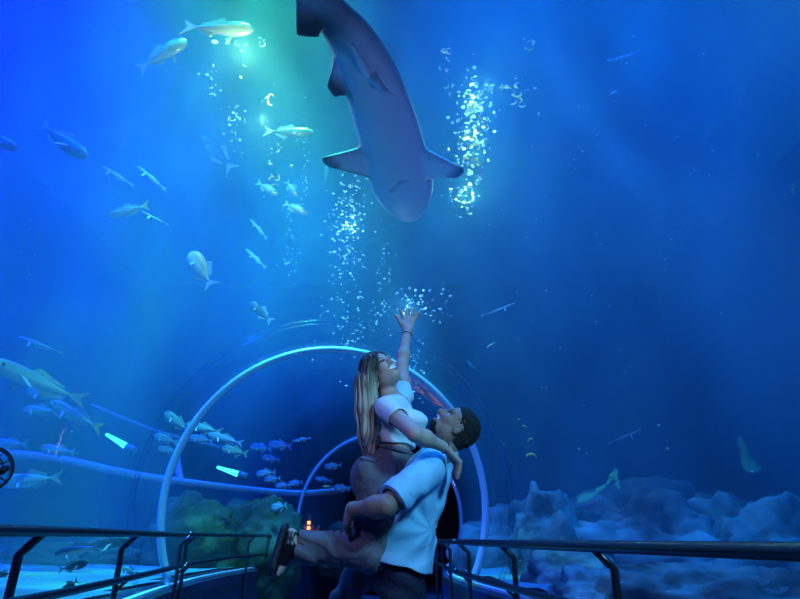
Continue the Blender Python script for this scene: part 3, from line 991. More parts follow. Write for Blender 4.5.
# ------------------------------------------------------------------ tunnel structure
M['ledge'] = mat('dark_blue_rendered_plinth', (0.020, 0.035, 0.085), 0.7, noise_scale=3, bump=0.2, bump_scale=12)
M['rim'] = mat('white_painted_rim', (0.62, 0.72, 0.80), 0.5)
M['floor'] = mat('blue_grey_floor', (0.07, 0.11, 0.20), 0.35, noise_scale=2.5, dark=0.7)
M['ring'] = mat('polished_acrylic_joint', (0.42, 0.62, 0.85), 0.25, spec=0.8)
M['rail'] = mat('black_painted_steel', (0.012, 0.015, 0.024), 0.28, spec=0.8)
V, F = sweep(CL, [(-1.36, 0), (1.36, 0), (1.36, -0.12), (-1.36, -0.12)], closed=True)
tag(link('floor', mesh('floor', V, F), None, M['floor'], False), 'smooth blue-lit floor of the tunnel walkway', 'floor', kind='structure')
for nm, s in (('wall_left', -1), ('wall_right', 1)):
    V, F = sweep(CL, [(s * 1.33, 0), (s * 1.33, 0.69), (s * 1.36, 0.712), (s * 1.85, 0.712), (s * 1.85, -0.12), (s * 1.36, -0.12)], closed=True)
    tag(link('trim_1' if s < 0 else 'trim_2', mesh(nm, V, F), None, M['ledge'], False), 'dark plinth wall along the tunnel walkway under the acrylic', 'wall', kind='structure')
    V, F = sweep(CL, [(s * 1.375, 0.713), (s * 1.375, 0.735), (s * 1.425, 0.735), (s * 1.425, 0.713)], closed=True)
    tag(link('trim_3' if s < 0 else 'trim_4', mesh('rim', V, F), None, M['rim'], False), 'pale rim strip where the acrylic meets the plinth', 'trim', kind='structure')

def joint_ring(y, r, th, label, m):
    V, F = tube(ring_points(y, r, 0.74, 72), th, 10)
    o = link('joint_ring', mesh('joint_ring', V, F), None, m)
    tag(o, label, 'joint ring', 'acrylic joint rings')
joint_ring(5.8, TR - 0.040, 0.037, 'large pale blue joint ring arching over the embracing couple', M['ring'])
joint_ring(11.2, TR - 0.035, 0.034, 'small far joint ring with the orange-lit ornament behind it', M['ring'])
M['seam'] = acrylic_mat('acrylic_seam', (0.88, 0.95, 1.0), 0.35, 0.1)
for yy, wd in ((5.03, 0.05),):
    for dy in (-wd, wd):
        V, F = tube(ring_points(yy + dy, TR - 0.008, 0.74, 72), 0.0085, 6)
        o = link('trim_5', mesh('seam', V, F), None, M['seam'])
        tag(o, 'thin glued seam in the acrylic arch', 'seam', kind='structure')

# portal at the end of the tunnel
M['portal'] = mat('black_portal_wall', (0.006, 0.008, 0.014), 0.8, noise_scale=2)
M['lamp_on'] = bpy.data.materials.new('lit_lamp')
M['lamp_on'].use_nodes = True
def emis(name, col, st):
    m = bpy.data.materials.new(name); m.use_nodes = True
    b = m.node_tree.nodes['Principled BSDF']
    b.inputs['Base Color'].default_value = (*col, 1)
    b.inputs['Emission Color'].default_value = (*col, 1)
    b.inputs['Emission Strength'].default_value = st
    return m
M['lamp_on'] = emis('warm_white_lamp', (1.0, 0.92, 0.75), 4.0)
(cx, cy), (tx, ty) = center_at(13.2)
(ex, ey), _ = center_at(15.9)
V, F = sweep([p for p in CL if p[1] > 12.9], [(u, z) for u, z in arch(1.58, 0.02 - 0.0, 30)], False)
tag(link('wall_portal', mesh('wall_portal', V, F), None, M['portal']), 'black lining of the tunnel exit', 'wall', kind='structure')
V, F = sweep(CL[-2:], [(-1.6, 0), (1.6, 0), (1.6, 3.1), (-1.6, 3.1)], True)
tag(link('wall_end', mesh('wall_end', V, F), None, M['portal'], False), 'black wall closing the tunnel exit', 'wall', kind='structure')
lp = A(439, 488, 13.0)
V, F = join(tube([lp, lp + np.array((0, 0.06, 0))], 0.055, 14))
dl = link('downlight', mesh('downlight', V, F), None, M['lamp_on'], False)
tag(dl, 'tiny white lamp glowing in the dark tunnel exit', 'lamp')

# ------------------------------------------------------------------ railings
def railing(path, ztop, zmid, side, posts, label, r=0.0215, open_ends=True):
    """path of (x, y); side = +1 when the acrylic lies to +x; posts as y values"""
    P_ = smooth_path(path, 8)
    def px(y):
        for a, b in zip(P_, P_[1:]):
            if a[1] <= y <= b[1]: return a[0] + (b[0] - a[0]) * (y - a[1]) / (b[1] - a[1])
        return P_[-1][0] if y > P_[-1][1] else P_[0][0]
    root = empty('railing', (px(posts[0]), posts[0], 0))
    tag(root, label, 'railing', 'black railings along the walkway')
    inv = Matrix.Translation(-Vector(root.location))
    def part(name, V, F, m=M['rail']):
        me = mesh(name, V, F); me.transform(inv)
        return link(name, me, root, m)
    part('top_rail', *tube([(x, y, ztop) for x, y in P_], r, 14))
    part('middle_rail', *tube([(x, y, zmid) for x, y in P_], r * 0.86, 12))
    for y in posts:
        x = px(y); o = side * 0.075
        p = part('post', *join(tube([(x + o, y, 0.002), (x + o, y, ztop - 0.085), (x + o * 0.8, y, ztop - 0.07), (x, y, ztop - 0.008)], 0.0175, 8),
                               tube([(x + o, y, zmid - 0.075), (x, y, zmid)], 0.010, 8),
                               tube([(x + o, y, 0.001), (x + o, y, 0.012)], 0.045, 16)))
    return root
def off(y, d):
    (cx, cy), (tx, ty) = center_at(y); l = math.hypot(tx, ty)
    return (cx + d * ty / l, cy - d * tx / l)
railing([off(y, -1.22) for y in (-1.0, 0.2, 1.2, 2.2, 3.2, 4.2, 5.42)], 1.145, 0.905, -1, [0.4, 2.4, 3.65, 5.36], 'black railing section with bent posts in front of the sand bed')
railing([off(y, -1.22) for y in (5.56, 6.2, 7.0, 8.2, 9.5, 11.0, 12.6)], 1.150, 0.905, -1, [5.64, 8.3, 10.6, 12.3], 'black railing section running behind the raised sandal')
railing([(1.15, -1), (1.12, 0), (1.0, 1.5), (0.78, 2.7), (0.62, 4), (0.50, 5.25)], 1.088, 0.850, 1, [0.3, 1.4, 2.55, 3.85, 5.20], 'black railing section in front of the rocky reef', r=0.024)
railing([(0.49, 5.45), (0.44, 6.6), (0.42, 8.0), (0.50, 9.6), (0.75, 11.4)], 1.09, 0.855, 1, [6.4, 8.6, 10.8], 'short black railing section going into the dark exit behind the man')

# ------------------------------------------------------------------ seabed and rocks
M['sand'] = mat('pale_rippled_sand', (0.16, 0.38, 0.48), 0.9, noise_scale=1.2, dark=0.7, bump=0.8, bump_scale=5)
M['rock'] = mat('algae_grown_rock', (0.06, 0.11, 0.08), 0.9, noise_scale=2.2, dark=0.35, bump=1.0, bump_scale=7)
M['reef'] = mat('pale_reef_rock', (0.30, 0.42, 0.44), 0.9, noise_scale=1.9, dark=0.10, bump=1.0, bump_scale=6)
def lat(x, y):
    if y <= -4: return abs(x - 0.1)
    if y >= 16: return abs(x - 1.8)
    (cx, cy), _ = center_at(y)
    return abs(x - cx)
st = 0.16
xs = np.arange(-12.6, 12.6, st); ys = np.arange(-5.6, 25.8, st)
idx, V, F = {}, [], []
def bed(x, y):
    d = lat(x, y)
    z = 0.735 + 0.035 * max(d - 1.9, 0) ** 1.1
    z += 0.05 * noise.noise(Vector((x * 0.5, y * 0.5, 0))) * min(1, max(0, d - 1.8))
    z += 0.018 * math.sin(y * 7 + 3 * noise.noise(Vector((x * 0.8, y * 0.8, 2)))) * min(1, max(0, (d - 1.8) * 1.5))
    return z
for i, x in enumerate(xs):
    for j, y in enumerate(ys):
        idx[i, j] = len(V); V.append((x, y, bed(x, y)))
for i in range(len(xs) - 1):
    for j in range(len(ys) - 1):
        if min(lat(xs[i], ys[j]), lat(xs[i + 1], ys[j + 1])) > 1.62:
            F.append((idx[i, j], idx[i + 1, j], idx[i + 1, j + 1], idx[i, j + 1]))
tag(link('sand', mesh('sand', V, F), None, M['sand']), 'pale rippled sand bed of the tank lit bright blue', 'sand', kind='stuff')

def boulder(c, r, seed, label, m, cat='rock', group=None, amp=0.35, n=5):
    bm = bmesh.new()
    bmesh.ops.create_icosphere(bm, subdivisions=n, radius=1.0)
    for v in bm.verts:
        p = v.co * 1.3 + Vector((seed * 7.1, seed * 3.3, 0))
        d = 1 + amp * noise.fractal(p, 0.9, 2.1, 5) + amp * 0.35 * abs(noise.noise(p * 3.1))
        v.co = Vector((v.co.x * r[0] * d, v.co.y * r[1] * d, v.co.z * r[2] * d))
    o = bm_obj('rock', bm, None, m)
    o.location = c
    tag(o, label, cat, group)
    return o
boulder(A(190, 535, 9.0) * np.array((1, 1, 0)) + np.array((0, 0, 0.9)), (0.72, 0.6, 0.75), 1, 'rounded green-grey rock seen through the large joint ring', M['rock'], group='tank rocks', amp=0.28)
boulder(A(257, 535, 9.6) * np.array((1, 1, 0)) + np.array((0, 0, 0.9)), (0.75, 0.65, 0.80), 2, 'broad green-grey rock above the raised sandal', M['rock'], group='tank rocks', amp=0.28)
boulder(A(225, 535, 10.6) * np.array((1, 1, 0)) + np.array((0, 0, 0.8)), (0.8, 0.6, 0.55), 3, 'low rock filling the gap between two rounded rocks', M['rock'], group='tank rocks')
boulder(A(62, 545, 8.5) * np.array((1, 1, 0)) + np.array((0, 0, 0.8)), (0.95, 0.5, 0.26), 4, 'low dark rock just above the handrail near the sand bed', M['rock'], group='tank rocks')
boulder(A(322, 540, 14.5) * np.array((1, 1, 0)) + np.array((0, 0, 0.85)), (0.55, 0.5, 0.35), 5, 'small rock beside the orange-lit ornament', M['rock'], group='tank rocks')
boulder(A(345, 540, 11.9) * np.array((1, 1, 0)) + np.array((0, 0, 0.85)), (0.6, 0.5, 0.45), 15, 'small knobbly rock behind the man\'s clasped hands', M['rock'], group='tank rocks')
reef = [  # px, Y, base z, radii, seed, label
    (545, 7.2, 0.75, (0.42, 0.45, 0.80), 6, 'upright grey rock beside the acrylic seam'),
    (590, 7.8, 0.70, (0.80, 0.6, 0.85), 7, 'rounded reef rock with a pale top next to the upright grey rock'),
    (655, 7.2, 0.70, (0.95, 0.7, 0.80), 8, 'wide reef slab in the middle of the rocky reef'),
    (725, 7.6, 0.70, (1.0, 0.8, 0.85), 9, 'wide reef slab with a bright upper edge'),
    (800, 6.6, 0.70, (0.95, 0.8, 0.85), 10, 'tall reef rock cut off by the picture edge'),
    (520, 9.2, 0.70, (0.9, 0.7, 0.85), 11, 'dim far reef rock behind the acrylic seam'),
    (610, 10.5, 0.70, (2.2, 0.8, 1.05), 12, 'long dim ridge of reef behind the wide slabs'),
    (760, 10.8, 0.75, (2.4, 0.8, 1.10), 13, 'long dim ridge of reef rising toward the picture edge'),
    (700, 4.4, 0.60, (0.75, 0.6, 0.30), 14, 'low flat rock just below the thick handrail'),
    (590, 4.6, 0.60, (0.42, 0.5, 0.30), 16, 'low mossy rock behind the bent railing post'),
    (560, 6.0, 0.65, (0.45, 0.5, 0.36), 17, 'small rock under the upright grey rock'),
    (780, 4.2, 0.60, (0.5, 0.45, 0.26), 18, 'low stone below the handrail at the picture edge')]
for (px_, Y_r, bz, r_, sd_, lb_) in reef:
    p = A(px_, 540, Y_r)
    boulder((p[0], p[1], bz), r_, sd_, lb_, M['reef'], group='reef rocks', amp=0.42)

# ------------------------------------------------------------------ the rippled water surface
V, F = [], []
xs2 = np.arange(-12.9, 12.95, 0.18); ys2 = np.arange(-5.9, 25.9, 0.18)
for x in xs2:
    for y in ys2:
        q = Vector((x * 0.55, y * 0.55, 0.3))
        V.append((x, y, 8.62 + 0.09 * noise.noise(q * 1.3) + 0.05 * noise.noise(q * 4.1) + 0.02 * math.sin(y * 5 + 3 * noise.noise(q * 2))))
m_ = len(ys2)
for i in range(len(xs2) - 1):
    for j in range(m_ - 1):
        F.append((i * m_ + j, i * m_ + j + 1, (i + 1) * m_ + j + 1, (i + 1) * m_ + j))
M['surface'] = acrylic_mat('rippled_water_surface', (0.92, 0.98, 1.0), 0.9, 0.06, 0.5, 3.0)
tag(link('water_surface', mesh('water_surface', V, F), None, M['surface']), 'rippled surface of the tank water seen from below', 'water', kind='stuff')

# ------------------------------------------------------------------ tank fittings
M['beam'] = mat('pale_blue_pipe', (0.35, 0.55, 0.75), 0.6)
def pipe(pts, r, label, name='pipe'):
    V, F = tube(smooth_path(pts, 6), r, 10)
    tag(link(name, mesh(name, V, F), None, M['beam']), label, 'pipe', 'tank pipes')
pipe([tuple(A(-60, 446, 8.0)), tuple(A(0, 453, 8.4)), tuple(A(60, 459, 8.8)), tuple(A(155, 478, 9.6)), tuple(A(290, 493, 11.6)), tuple(A(350, 489, 13.5))], 0.060, 'long pale pipe crossing the tank behind the large joint ring')
pipe([tuple(A(92, 405, 10.2)), tuple(A(160, 432, 11.4)), tuple(A(240, 452, 13.0))], 0.030, 'thin faint pipe above the long pale pipe')
pipe([tuple(A(177, 455, 9.9)), tuple(A(178, 466, 9.9)), tuple(A(181, 483, 9.9))], 0.055, 'short upright pipe stub on the long pipe')
M['teal_lamp'] = emis('teal_underwater_lamp', (0.03, 0.95, 0.62), 5.0)
M['lamp_body'] = mat('grey_lamp_housing', (0.10, 0.18, 0.28), 0.5)
def tank_lamp(p0, p1, r, label):
    p0, p1 = Vector(p0), Vector(p1)
    root = empty('underwater_lamp', (p0 + p1) / 2)
    tag(root, label, 'lamp', 'teal underwater lamps')
    inv = Matrix.Translation(-root.location)
    d = (p1 - p0)
    V, F = tube([p0, p0 + d * 0.02, p1 - d * 0.02, p1], [r * .15, r * .45, r, r * .6], 14)
    me = mesh('tube', V, F); me.transform(inv); link('lamp_tube', me, root, M['teal_lamp'])
    q = p1 + d * 0.45
    V, F = tube([p1, p1 + d * 0.03, q, q + d * .02], [r * .7, r * 1.35, r * 1.35, r * .8], 14)
    me = mesh('housing', V, F); me.transform(inv); link('housing', me, root, M['lamp_body'])
tank_lamp(A(106, 434, 8.6), A(126, 446, 8.6), 0.045, 'bright teal lamp above the long pale pipe, outside the large joint ring')
tank_lamp(A(217, 467, 9.4), A(238, 474, 9.4), 0.045, 'bright teal lamp seen through the large joint ring above the rocks')

# orange-lit ornament (plain towers with glowing windows)
M['stone'] = mat('brown_ornament_stone', (0.30, 0.16, 0.10), 0.9)
M['orange'] = emis('orange_lit_window', (1.0, 0.28, 0.06), 4.0)
og = A(308, 530, 13.6)
orn = empty('castle_ornament', (og[0], og[1], 0.75))
tag(orn, 'small tank ornament of stone towers with glowing orange windows', 'ornament')
inv = Matrix.Translation(-Vector(orn.location))
for (dx, top, r_) in ((-0.17, 1.30, 0.05), (-0.07, 1.42, 0.06), (0.02, 1.62, 0.06), (0.10, 1.40, 0.05), (0.24, 1.40, 0.045)):
    x = og[0] + dx; y = og[1]
    V, F = join(tube([(x, y, 0.74), (x, y, top - 0.12)], r_, 10), tube([(x, y, top - 0.12), (x, y, top)], [r_ * 1.25, 0.004], 10))
    me = mesh('tower', V, F); me.transform(inv); tw = link('tower', me, orn, M['stone'])
    for q in range(3):
        zc = top - 0.18 - q * 0.11
        if zc < 0.95: continue
        V, F = box(x - r_ * .55, x + r_ * .55, y - r_ - 0.02, y - r_ + 0.01, zc - 0.035, zc + 0.03)
        me = mesh('window', V, F); me.transform(inv); link('lit_window', me, tw, M['orange'], False)

# clip fan at the very edge
M['fan_black'] = mat('black_fan_plastic', (0.008, 0.009, 0.012), 0.4)
fc = A(-3, 470, 1.95)
(rx, ry) = off(1.95, -1.22)
fc = np.array((rx - 0.012, 1.93, fc[2]))
fan = empty('clip_fan', (rx, 1.95, 1.167))
tag(fan, 'small black wire-guard fan clamped on the handrail', 'fan')
inv = Matrix.Translation(-Vector(fan.location))
vs = []
nf_ = Vector((0.75, -1, 0)).normalized(); s1 = Vector((0, 0, 1)); s2 = nf_.cross(s1)
Rf = 0.073
vs.append(tube([Vector(fc) + (s1 * math.cos(a) + s2 * math.sin(a)) * Rf for a in np.linspace(0, 2 * math.pi, 40, endpoint=False)], 0.0042, 8, True))
for dd in (-0.022, 0.022):
    for rr in (0.02, 0.045, 0.066):
        vs.append(tube([Vector(fc) + nf_ * dd * (1 - (rr / .09) ** 2) + (s1 * math.cos(a) + s2 * math.sin(a)) * rr for a in np.linspace(0, 2 * math.pi, 30, endpoint=False)], 0.0014, 5, True))
    for k in range(12):
        a = k * math.pi / 6
        v = s1 * math.cos(a) + s2 * math.sin(a)
        vs.append(tube([Vector(fc) + nf_ * dd, Vector(fc) + nf_ * dd * .7 + v * 0.05, Vector(fc) + v * Rf], 0.0016, 5))
me = mesh('wire_guard', *join(*vs)); me.transform(inv); link('wire_guard', me, fan, M['fan_black'])
vs = []
for k in range(3):
    a0 = k * 2.094
    pts = [[Vector(fc) + (s1 * math.cos(a0 + t * 0.5) + s2 * math.sin(a0 + t * 0.5)) * (0.012 + 0.048 * t) + nf_ * w * 0.008 for t in (0, .5, 1)] for w in (-1, 1)]
    vs.append(tube([Vector(fc) + (s1 * math.cos(a0 + q * 0.25) + s2 * math.sin(a0 + q * 0.25)) * (0.012 + 0.016 * q) for q in range(4)], [0.006, 0.012, 0.014, 0.006], 8))
me = mesh('blade', *join(*vs)); me.transform(inv); link('fan_blade', me, fan, M['fan_black'])
me = mesh('motor', *tube([Vector(fc) + nf_ * 0.012, Vector(fc) - nf_ * 0.05], [0.016, 0.02], 14)); me.transform(inv); link('motor', me, fan, M['fan_black'])
me = mesh('clamp', *join(tube([Vector((rx, 1.95, 1.12)), Vector((rx, 1.95, fc[2] - Rf - 0.004))], 0.007, 8), tube([Vector((rx, 1.925, 1.146)), Vector((rx, 1.975, 1.146))], 0.027, 12)))
me.transform(inv); link('clamp', me, fan, M['fan_black'])

# ------------------------------------------------------------------ shark overhead
ZS = 4.55
G = lambda px, py, dz=0.0: np.array(at_z(px, py, ZS + dz))
h2 = 0.016
spine = [G(276, -52), G(302, -22), G(330, 12), G(352, 40), G(368, 72), G(380, 104), G(390, 136), G(398, 166), G(402, 182), G(405, 195), G(408, 206), G(410, 215)]
rad_ = [0.05, 0.08, 0.12, 0.165, 0.21, 0.25, 0.28, 0.31, 0.315, 0.265, 0.19, 0.085]
pts_extra = [G(325, 160), G(462, 172), G(296, 38), G(328, 92), G(230, -90)]
lo, hi = bounds(spine + pts_extra, 0.45)
fd = Field(lo, hi, h2)
sr_ = smooth_path([tuple(p) + (r_,) for p, r_ in zip(spine, rad_)], 6)
sp2, rad2 = [np.array(q[:3]) for q in sr_], [q[3] for q in sr_]
for i in range(len(sp2) - 1):
    fd.cone(sp2[i], sp2[i + 1], rad2[i], rad2[i + 1], 0.03, flat=(Z, 0.80))
def fin(fd, root_a, root_b, tip_a, tip_b, th=0.028, n=7, k=0.03):
    ra, rb, ta, tb = map(np.array, (root_a, root_b, tip_a, tip_b))
    for i in range(n):
        t = i / (n - 1)
        a, b = ra + (rb - ra) * t, ta + (tb - ta) * t
        fd.cone(a, b, th, th * 0.30, k if i in (0,) else 0.03)
fin(fd, G(372, 150, -0.06), G(384, 176, -0.05), G(324, 159, -0.22), G(331, 165, -0.22), 0.055, 11, 0.05)
fin(fd, G(412, 148, -0.05), G(412, 176, -0.05), G(462, 170, -0.22), G(456, 175, -0.22), 0.055, 11, 0.05)
fin(fd, G(343, 48, 0), G(356, 88, 0), G(329, 86, -0.12), G(336, 95, -0.12), 0.045, 7, 0.04)      # pelvic fin
fin(fd, G(372, 60, 0), G(376, 80, 0), G(393, 86, -0.08), G(396, 96, -0.08), 0.03, 5, 0.03)
fin(fd, G(303, -14, 0), G(322, 6, 0), G(298, 33, -0.15), G(318, 35, -0.15), 0.045, 7, 0.04)       # anal fin
fin(fd, G(360, 30, 0.15), G(374, 70, 0.18), G(352, 44, 0.42), G(356, 56, 0.42), 0.035, 6, 0.03)   # dorsal
fin(fd, G(280, -50, 0.0), G(272, -58, 0.0), G(212, -74, 0.35), G(240, -92, 0.30), 0.03, 7, 0.03)  # tail lobe
fin(fd, G(280, -50, 0.0), G(285, -46, 0.0), G(270, -18, -0.15), G(276, -16, -0.15), 0.03, 5, 0.03)
# claspers under the belly
fd.chain([G(366, 72, -0.16), G(358, 57, -0.24), G(353, 45, -0.26)], [0.035, 0.028, 0.014], 0.02)
fd.chain([G(374, 78, -0.18), G(386, 92, -0.25), G(396, 95, -0.24)], [0.035, 0.028, 0.014], 0.02)
# mouth line and gill slits under the head
for (a, b) in (((392, 190), (399, 181)), ((399, 181), (410, 181)), ((410, 181), (418, 190))):
    fd.cone(G(*a, -0.24), G(*b, -0.24), 0.020, 0.020, 0.01, op='cut')
for i in range(4):
    fd.cone(G(385 + i, 166 - i * 5, -0.27), G(392 + i, 164 - i * 5, -0.27), 0.012, 0.012, 0.006, op='cut')
    fd.cone(G(414 - i * .5, 164 - i * 5, -0.27), G(420 - i * .5, 166 - i * 5, -0.27), 0.012, 0.012, 0.006, op='cut')
shark_me = fd.mesh('shark')
sm = bpy.data.materials.new('shark_skin'); sm.use_nodes = True
nt = sm.node_tree; b = nt.nodes['Principled BSDF']; b.inputs['Roughness'].default_value = 0.55
tc = nt.nodes.new('ShaderNodeTexCoord'); sp = nt.nodes.new('ShaderNodeSeparateXYZ'); nz = nt.nodes.new('ShaderNodeTexNoise')
nz.inputs['Scale'].default_value = 3.0; nz.inputs['Detail'].default_value = 5
mr = nt.nodes.new('ShaderNodeMapRange'); mr.inputs['From Min'].default_value = -0.10; mr.inputs['From Max'].default_value = 0.10
ad = nt.nodes.new('ShaderNodeMath'); ad.operation = 'MULTIPLY_ADD'; ad.inputs[1].default_value = 0.25
rp = nt.nodes.new('ShaderNodeValToRGB')
rp.color_ramp.elements[0].position = 0.10; rp.color_ramp.elements[0].color = (0.72, 0.70, 0.74, 1)
rp.color_ramp.elements[1].position = 0.95; rp.color_ramp.elements[1].color = (0.10, 0.11, 0.14, 1)
nt.links.new(tc.outputs['Object'], sp.inputs[0]); nt.links.new(tc.outputs['Object'], nz.inputs['Vector'])
nt.links.new(sp.outputs['Z'], mr.inputs['Value']); nt.links.new(nz.outputs['Fac'], ad.inputs[0]); nt.links.new(mr.outputs[0], ad.inputs[2])
nt.links.new(ad.outputs[0], rp.inputs['Fac']); nt.links.new(rp.outputs['Color'], b.inputs['Base Color'])
sc_c = spine[6]
shark_me.transform(Matrix.Translation(-Vector(sc_c)))
C = np.empty(len(shark_me.vertices) * 3, np.float32)
shark_me.vertices.foreach_get('co', C)
C = C.reshape(-1, 3) + sc_c
dark = np.zeros(len(C), np.float32)
for (a, b_, w_) in ((G(324, 159, -0.22), G(334, 166, -0.22), 0.10), (G(334, 167, -0.22), G(378, 178, -0.1), 0.05), (G(462, 170, -0.22), G(455, 176, -0.22), 0.10), (G(456, 176, -0.22), G(425, 179, -0.1), 0.05),
                   (G(329, 86, -0.12), G(340, 96, -0.12), 0.14), (G(340, 97, -0.12), G(352, 95, -0.05), 0.05), (G(298, 33, -0.15), G(322, 30, -0.12), 0.26)):
    ab = b_ - a; t = np.clip(((C - a) @ ab) / (ab @ ab), 0, 1)
    d = np.linalg.norm(C - a - t[:, None] * ab, axis=1)
    dark = np.maximum(dark, np.clip(1.3 - 1.3 * d / w_, 0, 1))
shark_me.attributes.new('margin', 'FLOAT', 'POINT').data.foreach_set('value', dark)
nt = sm.node_tree
at_ = nt.nodes.new('ShaderNodeAttribute'); at_.attribute_name = 'margin'
mxc = nt.nodes.new('ShaderNodeMixRGB'); mxc.inputs['Color2'].default_value = (0.05, 0.05, 0.07, 1)
nt.links.new(at_.outputs['Fac'], mxc.inputs['Fac']); nt.links.new(rp.outputs['Color'], mxc.inputs['Color1'])
nt.links.new(mxc.outputs['Color'], b.inputs['Base Color'])
shark = link('shark', shark_me, None, sm)
shark.location = sc_c
tag(shark, 'large grey shark gliding overhead with its pale belly showing', 'shark')

# ------------------------------------------------------------------ fish
def fish_mat(name, back, belly, rough=0.32, metal=0.3):
    m = bpy.data.materials.new(name); m.use_nodes = True
    nt = m.node_tree; b = nt.nodes['Principled BSDF']
    b.inputs['Roughness'].default_value = rough; b.inputs['Metallic'].default_value = metal
    tc = nt.nodes.new('ShaderNodeTexCoord'); sp = nt.nodes.new('ShaderNodeSeparateXYZ')
    nt.links.new(tc.outputs['Object'], sp.inputs[0])
    mr = nt.nodes.new('ShaderNodeMapRange'); mr.inputs['From Min'].default_value = -0.06; mr.inputs['From Max'].default_value = 0.10
    nt.links.new(sp.outputs['Z'], mr.inputs['Value'])
    rp = nt.nodes.new('ShaderNodeValToRGB')
    rp.color_ramp.elements[0].color = (*belly, 1); rp.color_ramp.elements[1].color = (*back, 1)
    rp.color_ramp.elements[0].position = 0.35; rp.color_ramp.elements[1].position = 0.62
    nt.links.new(mr.outputs[0], rp.inputs['Fac'])
    nt.links.new(rp.outputs['Color'], b.inputs['Base Color'])
    return m
M['f_silver'] = fish_mat('silver_blue_fish', (0.035, 0.07, 0.14), (0.36, 0.42, 0.50))
M['f_yellow'] = fish_mat('yellow_backed_fish', (0.48, 0.42, 0.08), (0.08, 0.13, 0.14))
M['f_blue'] = fish_mat('pale_blue_fish', (0.09, 0.20, 0.32), (0.26, 0.40, 0.48), 0.5, 0.0)
M['f_dark'] = fish_mat('dark_fish', (0.010, 0.02, 0.04), (0.02, 0.05, 0.10), 0.5, 0.0)
M['f_tan'] = fish_mat('tan_headed_fish', (0.34, 0.28, 0.22), (0.50, 0.55, 0.60), 0.5, 0.0)
M['f_fin'] = mat('translucent_fish_fin', (0.22, 0.30, 0.38), 0.5)
M['f_tail'] = mat('yellowish_fish_tail', (0.40, 0.34, 0.10), 0.5)
M['f_eye'] = mat('black_fish_eye', (0.005, 0.005, 0.006), 0.1)
fish_cache = {}
def fish_mesh(kind, deep, bend, mat_, tail_m, pect=True):
    """unit-length fish, head at +x, back at +z, curved sideways by bend"""
    key = (kind, deep, bend, mat_.name, tail_m.name, pect)
    if key in fish_cache: return fish_cache[key]
    n, m = 26, 14
    V, F, MI = [], [], []
    def warp(x, y, z):
        t = (0.5 - x)                       # 0 head .. 1 tail
        return (x + 0.10 * abs(bend) * t * t, y + bend * (t * t * 0.55 - 0.1 * t), z)
    for i in range(n):
        t = i / (n - 1)
        x = 0.5 - 0.84 * t
        prof = (math.sin(math.pi * min(1, t * 1.0) ** 0.62) ** 0.85) * (1 - 0.12 * t) if t < 1 else 0
        hgt = max(deep * prof, deep * 0.12 * (1 if t > 0.5 else t * 6 + 0.1))
        wid = max(deep * 0.52 * prof, deep * 0.06)
        zc = 0.0 - deep * 0.08 * math.sin(math.pi * t)
        for k in range(m):
            a = 2 * math.pi * k / m
            V.append(warp(x, wid * math.sin(a), zc + hgt * math.cos(a)))
    for i in range(n - 1):
        for k in range(m):
            l = (k + 1) % m
            F.append((i * m + k, (i + 1) * m + k, (i + 1) * m + l, i * m + l)); MI.append(0)
    F.append(tuple(range(m))); MI.append(0)
    F.append(tuple((n - 1) * m + k for k in range(m - 1, -1, -1))); MI.append(0)
    def flat_fin(poly, th, mi, off=(0, 0, 0), tilt=None):
        o = len(V); q = len(poly)
        for s in (-1, 1):
            for (x, z) in poly:
                p = (x, s * th, z)
                if tilt: p = (x, s * th + tilt * z, z)
                p = (p[0] + off[0], p[1] + off[1], p[2] + off[2])
                V.append(warp(*p))
        F.append(tuple(o + i for i in range(q))); MI.append(mi)
        F.append(tuple(o + q + i for i in range(q - 1, -1, -1))); MI.append(mi)
        for i in range(q):
            j = (i + 1) % q
            F.append((o + i, o + q + i, o + q + j, o + j)); MI.append(mi)
    d = deep
    flat_fin([(-0.31, 0.13 * d), (-0.40, 0.5 * d), (-0.52, 1.05 * d), (-0.46, 0.35 * d), (-0.435, 0.0), (-0.46, -0.35 * d), (-0.52, -1.05 * d), (-0.40, -0.5 * d), (-0.31, -0.13 * d)], 0.004, 2)
    flat_fin([(0.12, 0.80 * d), (0.05, 1.38 * d), (0.0, 1.28 * d), (-0.10, 0.95 * d), (-0.24, 0.62 * d), (-0.24, 0.35 * d), (0.0, 0.6 * d)], 0.004, 1)
    flat_fin([(0.0, -0.75 * d), (-0.08, -1.35 * d), (-0.14, -1.0 * d), (-0.26, -0.60 * d), (-0.24, -0.35 * d), (-0.05, -0.6 * d)], 0.004, 1)
    if pect:
        for s in (-1, 1):
            flat_fin([(0.22, 0.0), (0.15, -0.10), (0.11, -0.11), (0.15, -0.02)], 0.003, 1, (0, s * d * 0.45, -0.15 * d), -s * 0.9)
    for s in (-1, 1):
        o = len(V); c = (0.38, s * d * 0.36, 0.10 * d)
        for i in range(5):
            for k in range(8):
                ph = math.pi * i / 4; a = 2 * math.pi * k / 8
                V.append(warp(c[0] + 0.018 * math.sin(ph) * math.cos(a), c[1] + 0.018 * math.cos(ph), c[2] + 0.018 * math.sin(ph) * math.sin(a)))
        for i in range(4):
            for k in range(8):
                l = (k + 1) % 8
                F.append((o + i * 8 + k, o + (i + 1) * 8 + k, o + (i + 1) * 8 + l, o + i * 8 + l)); MI.append(3)
    me = mesh('fish', V, F)
    for mm in (mat_, M['f_fin'], tail_m, M['f_eye']): me.materials.append(mm)
    me.polygons.foreach_set('material_index', MI)
    me.polygons.foreach_set('use_smooth', [i == 0 or i == 3 for i in MI])
    fish_cache[key] = me
    return me

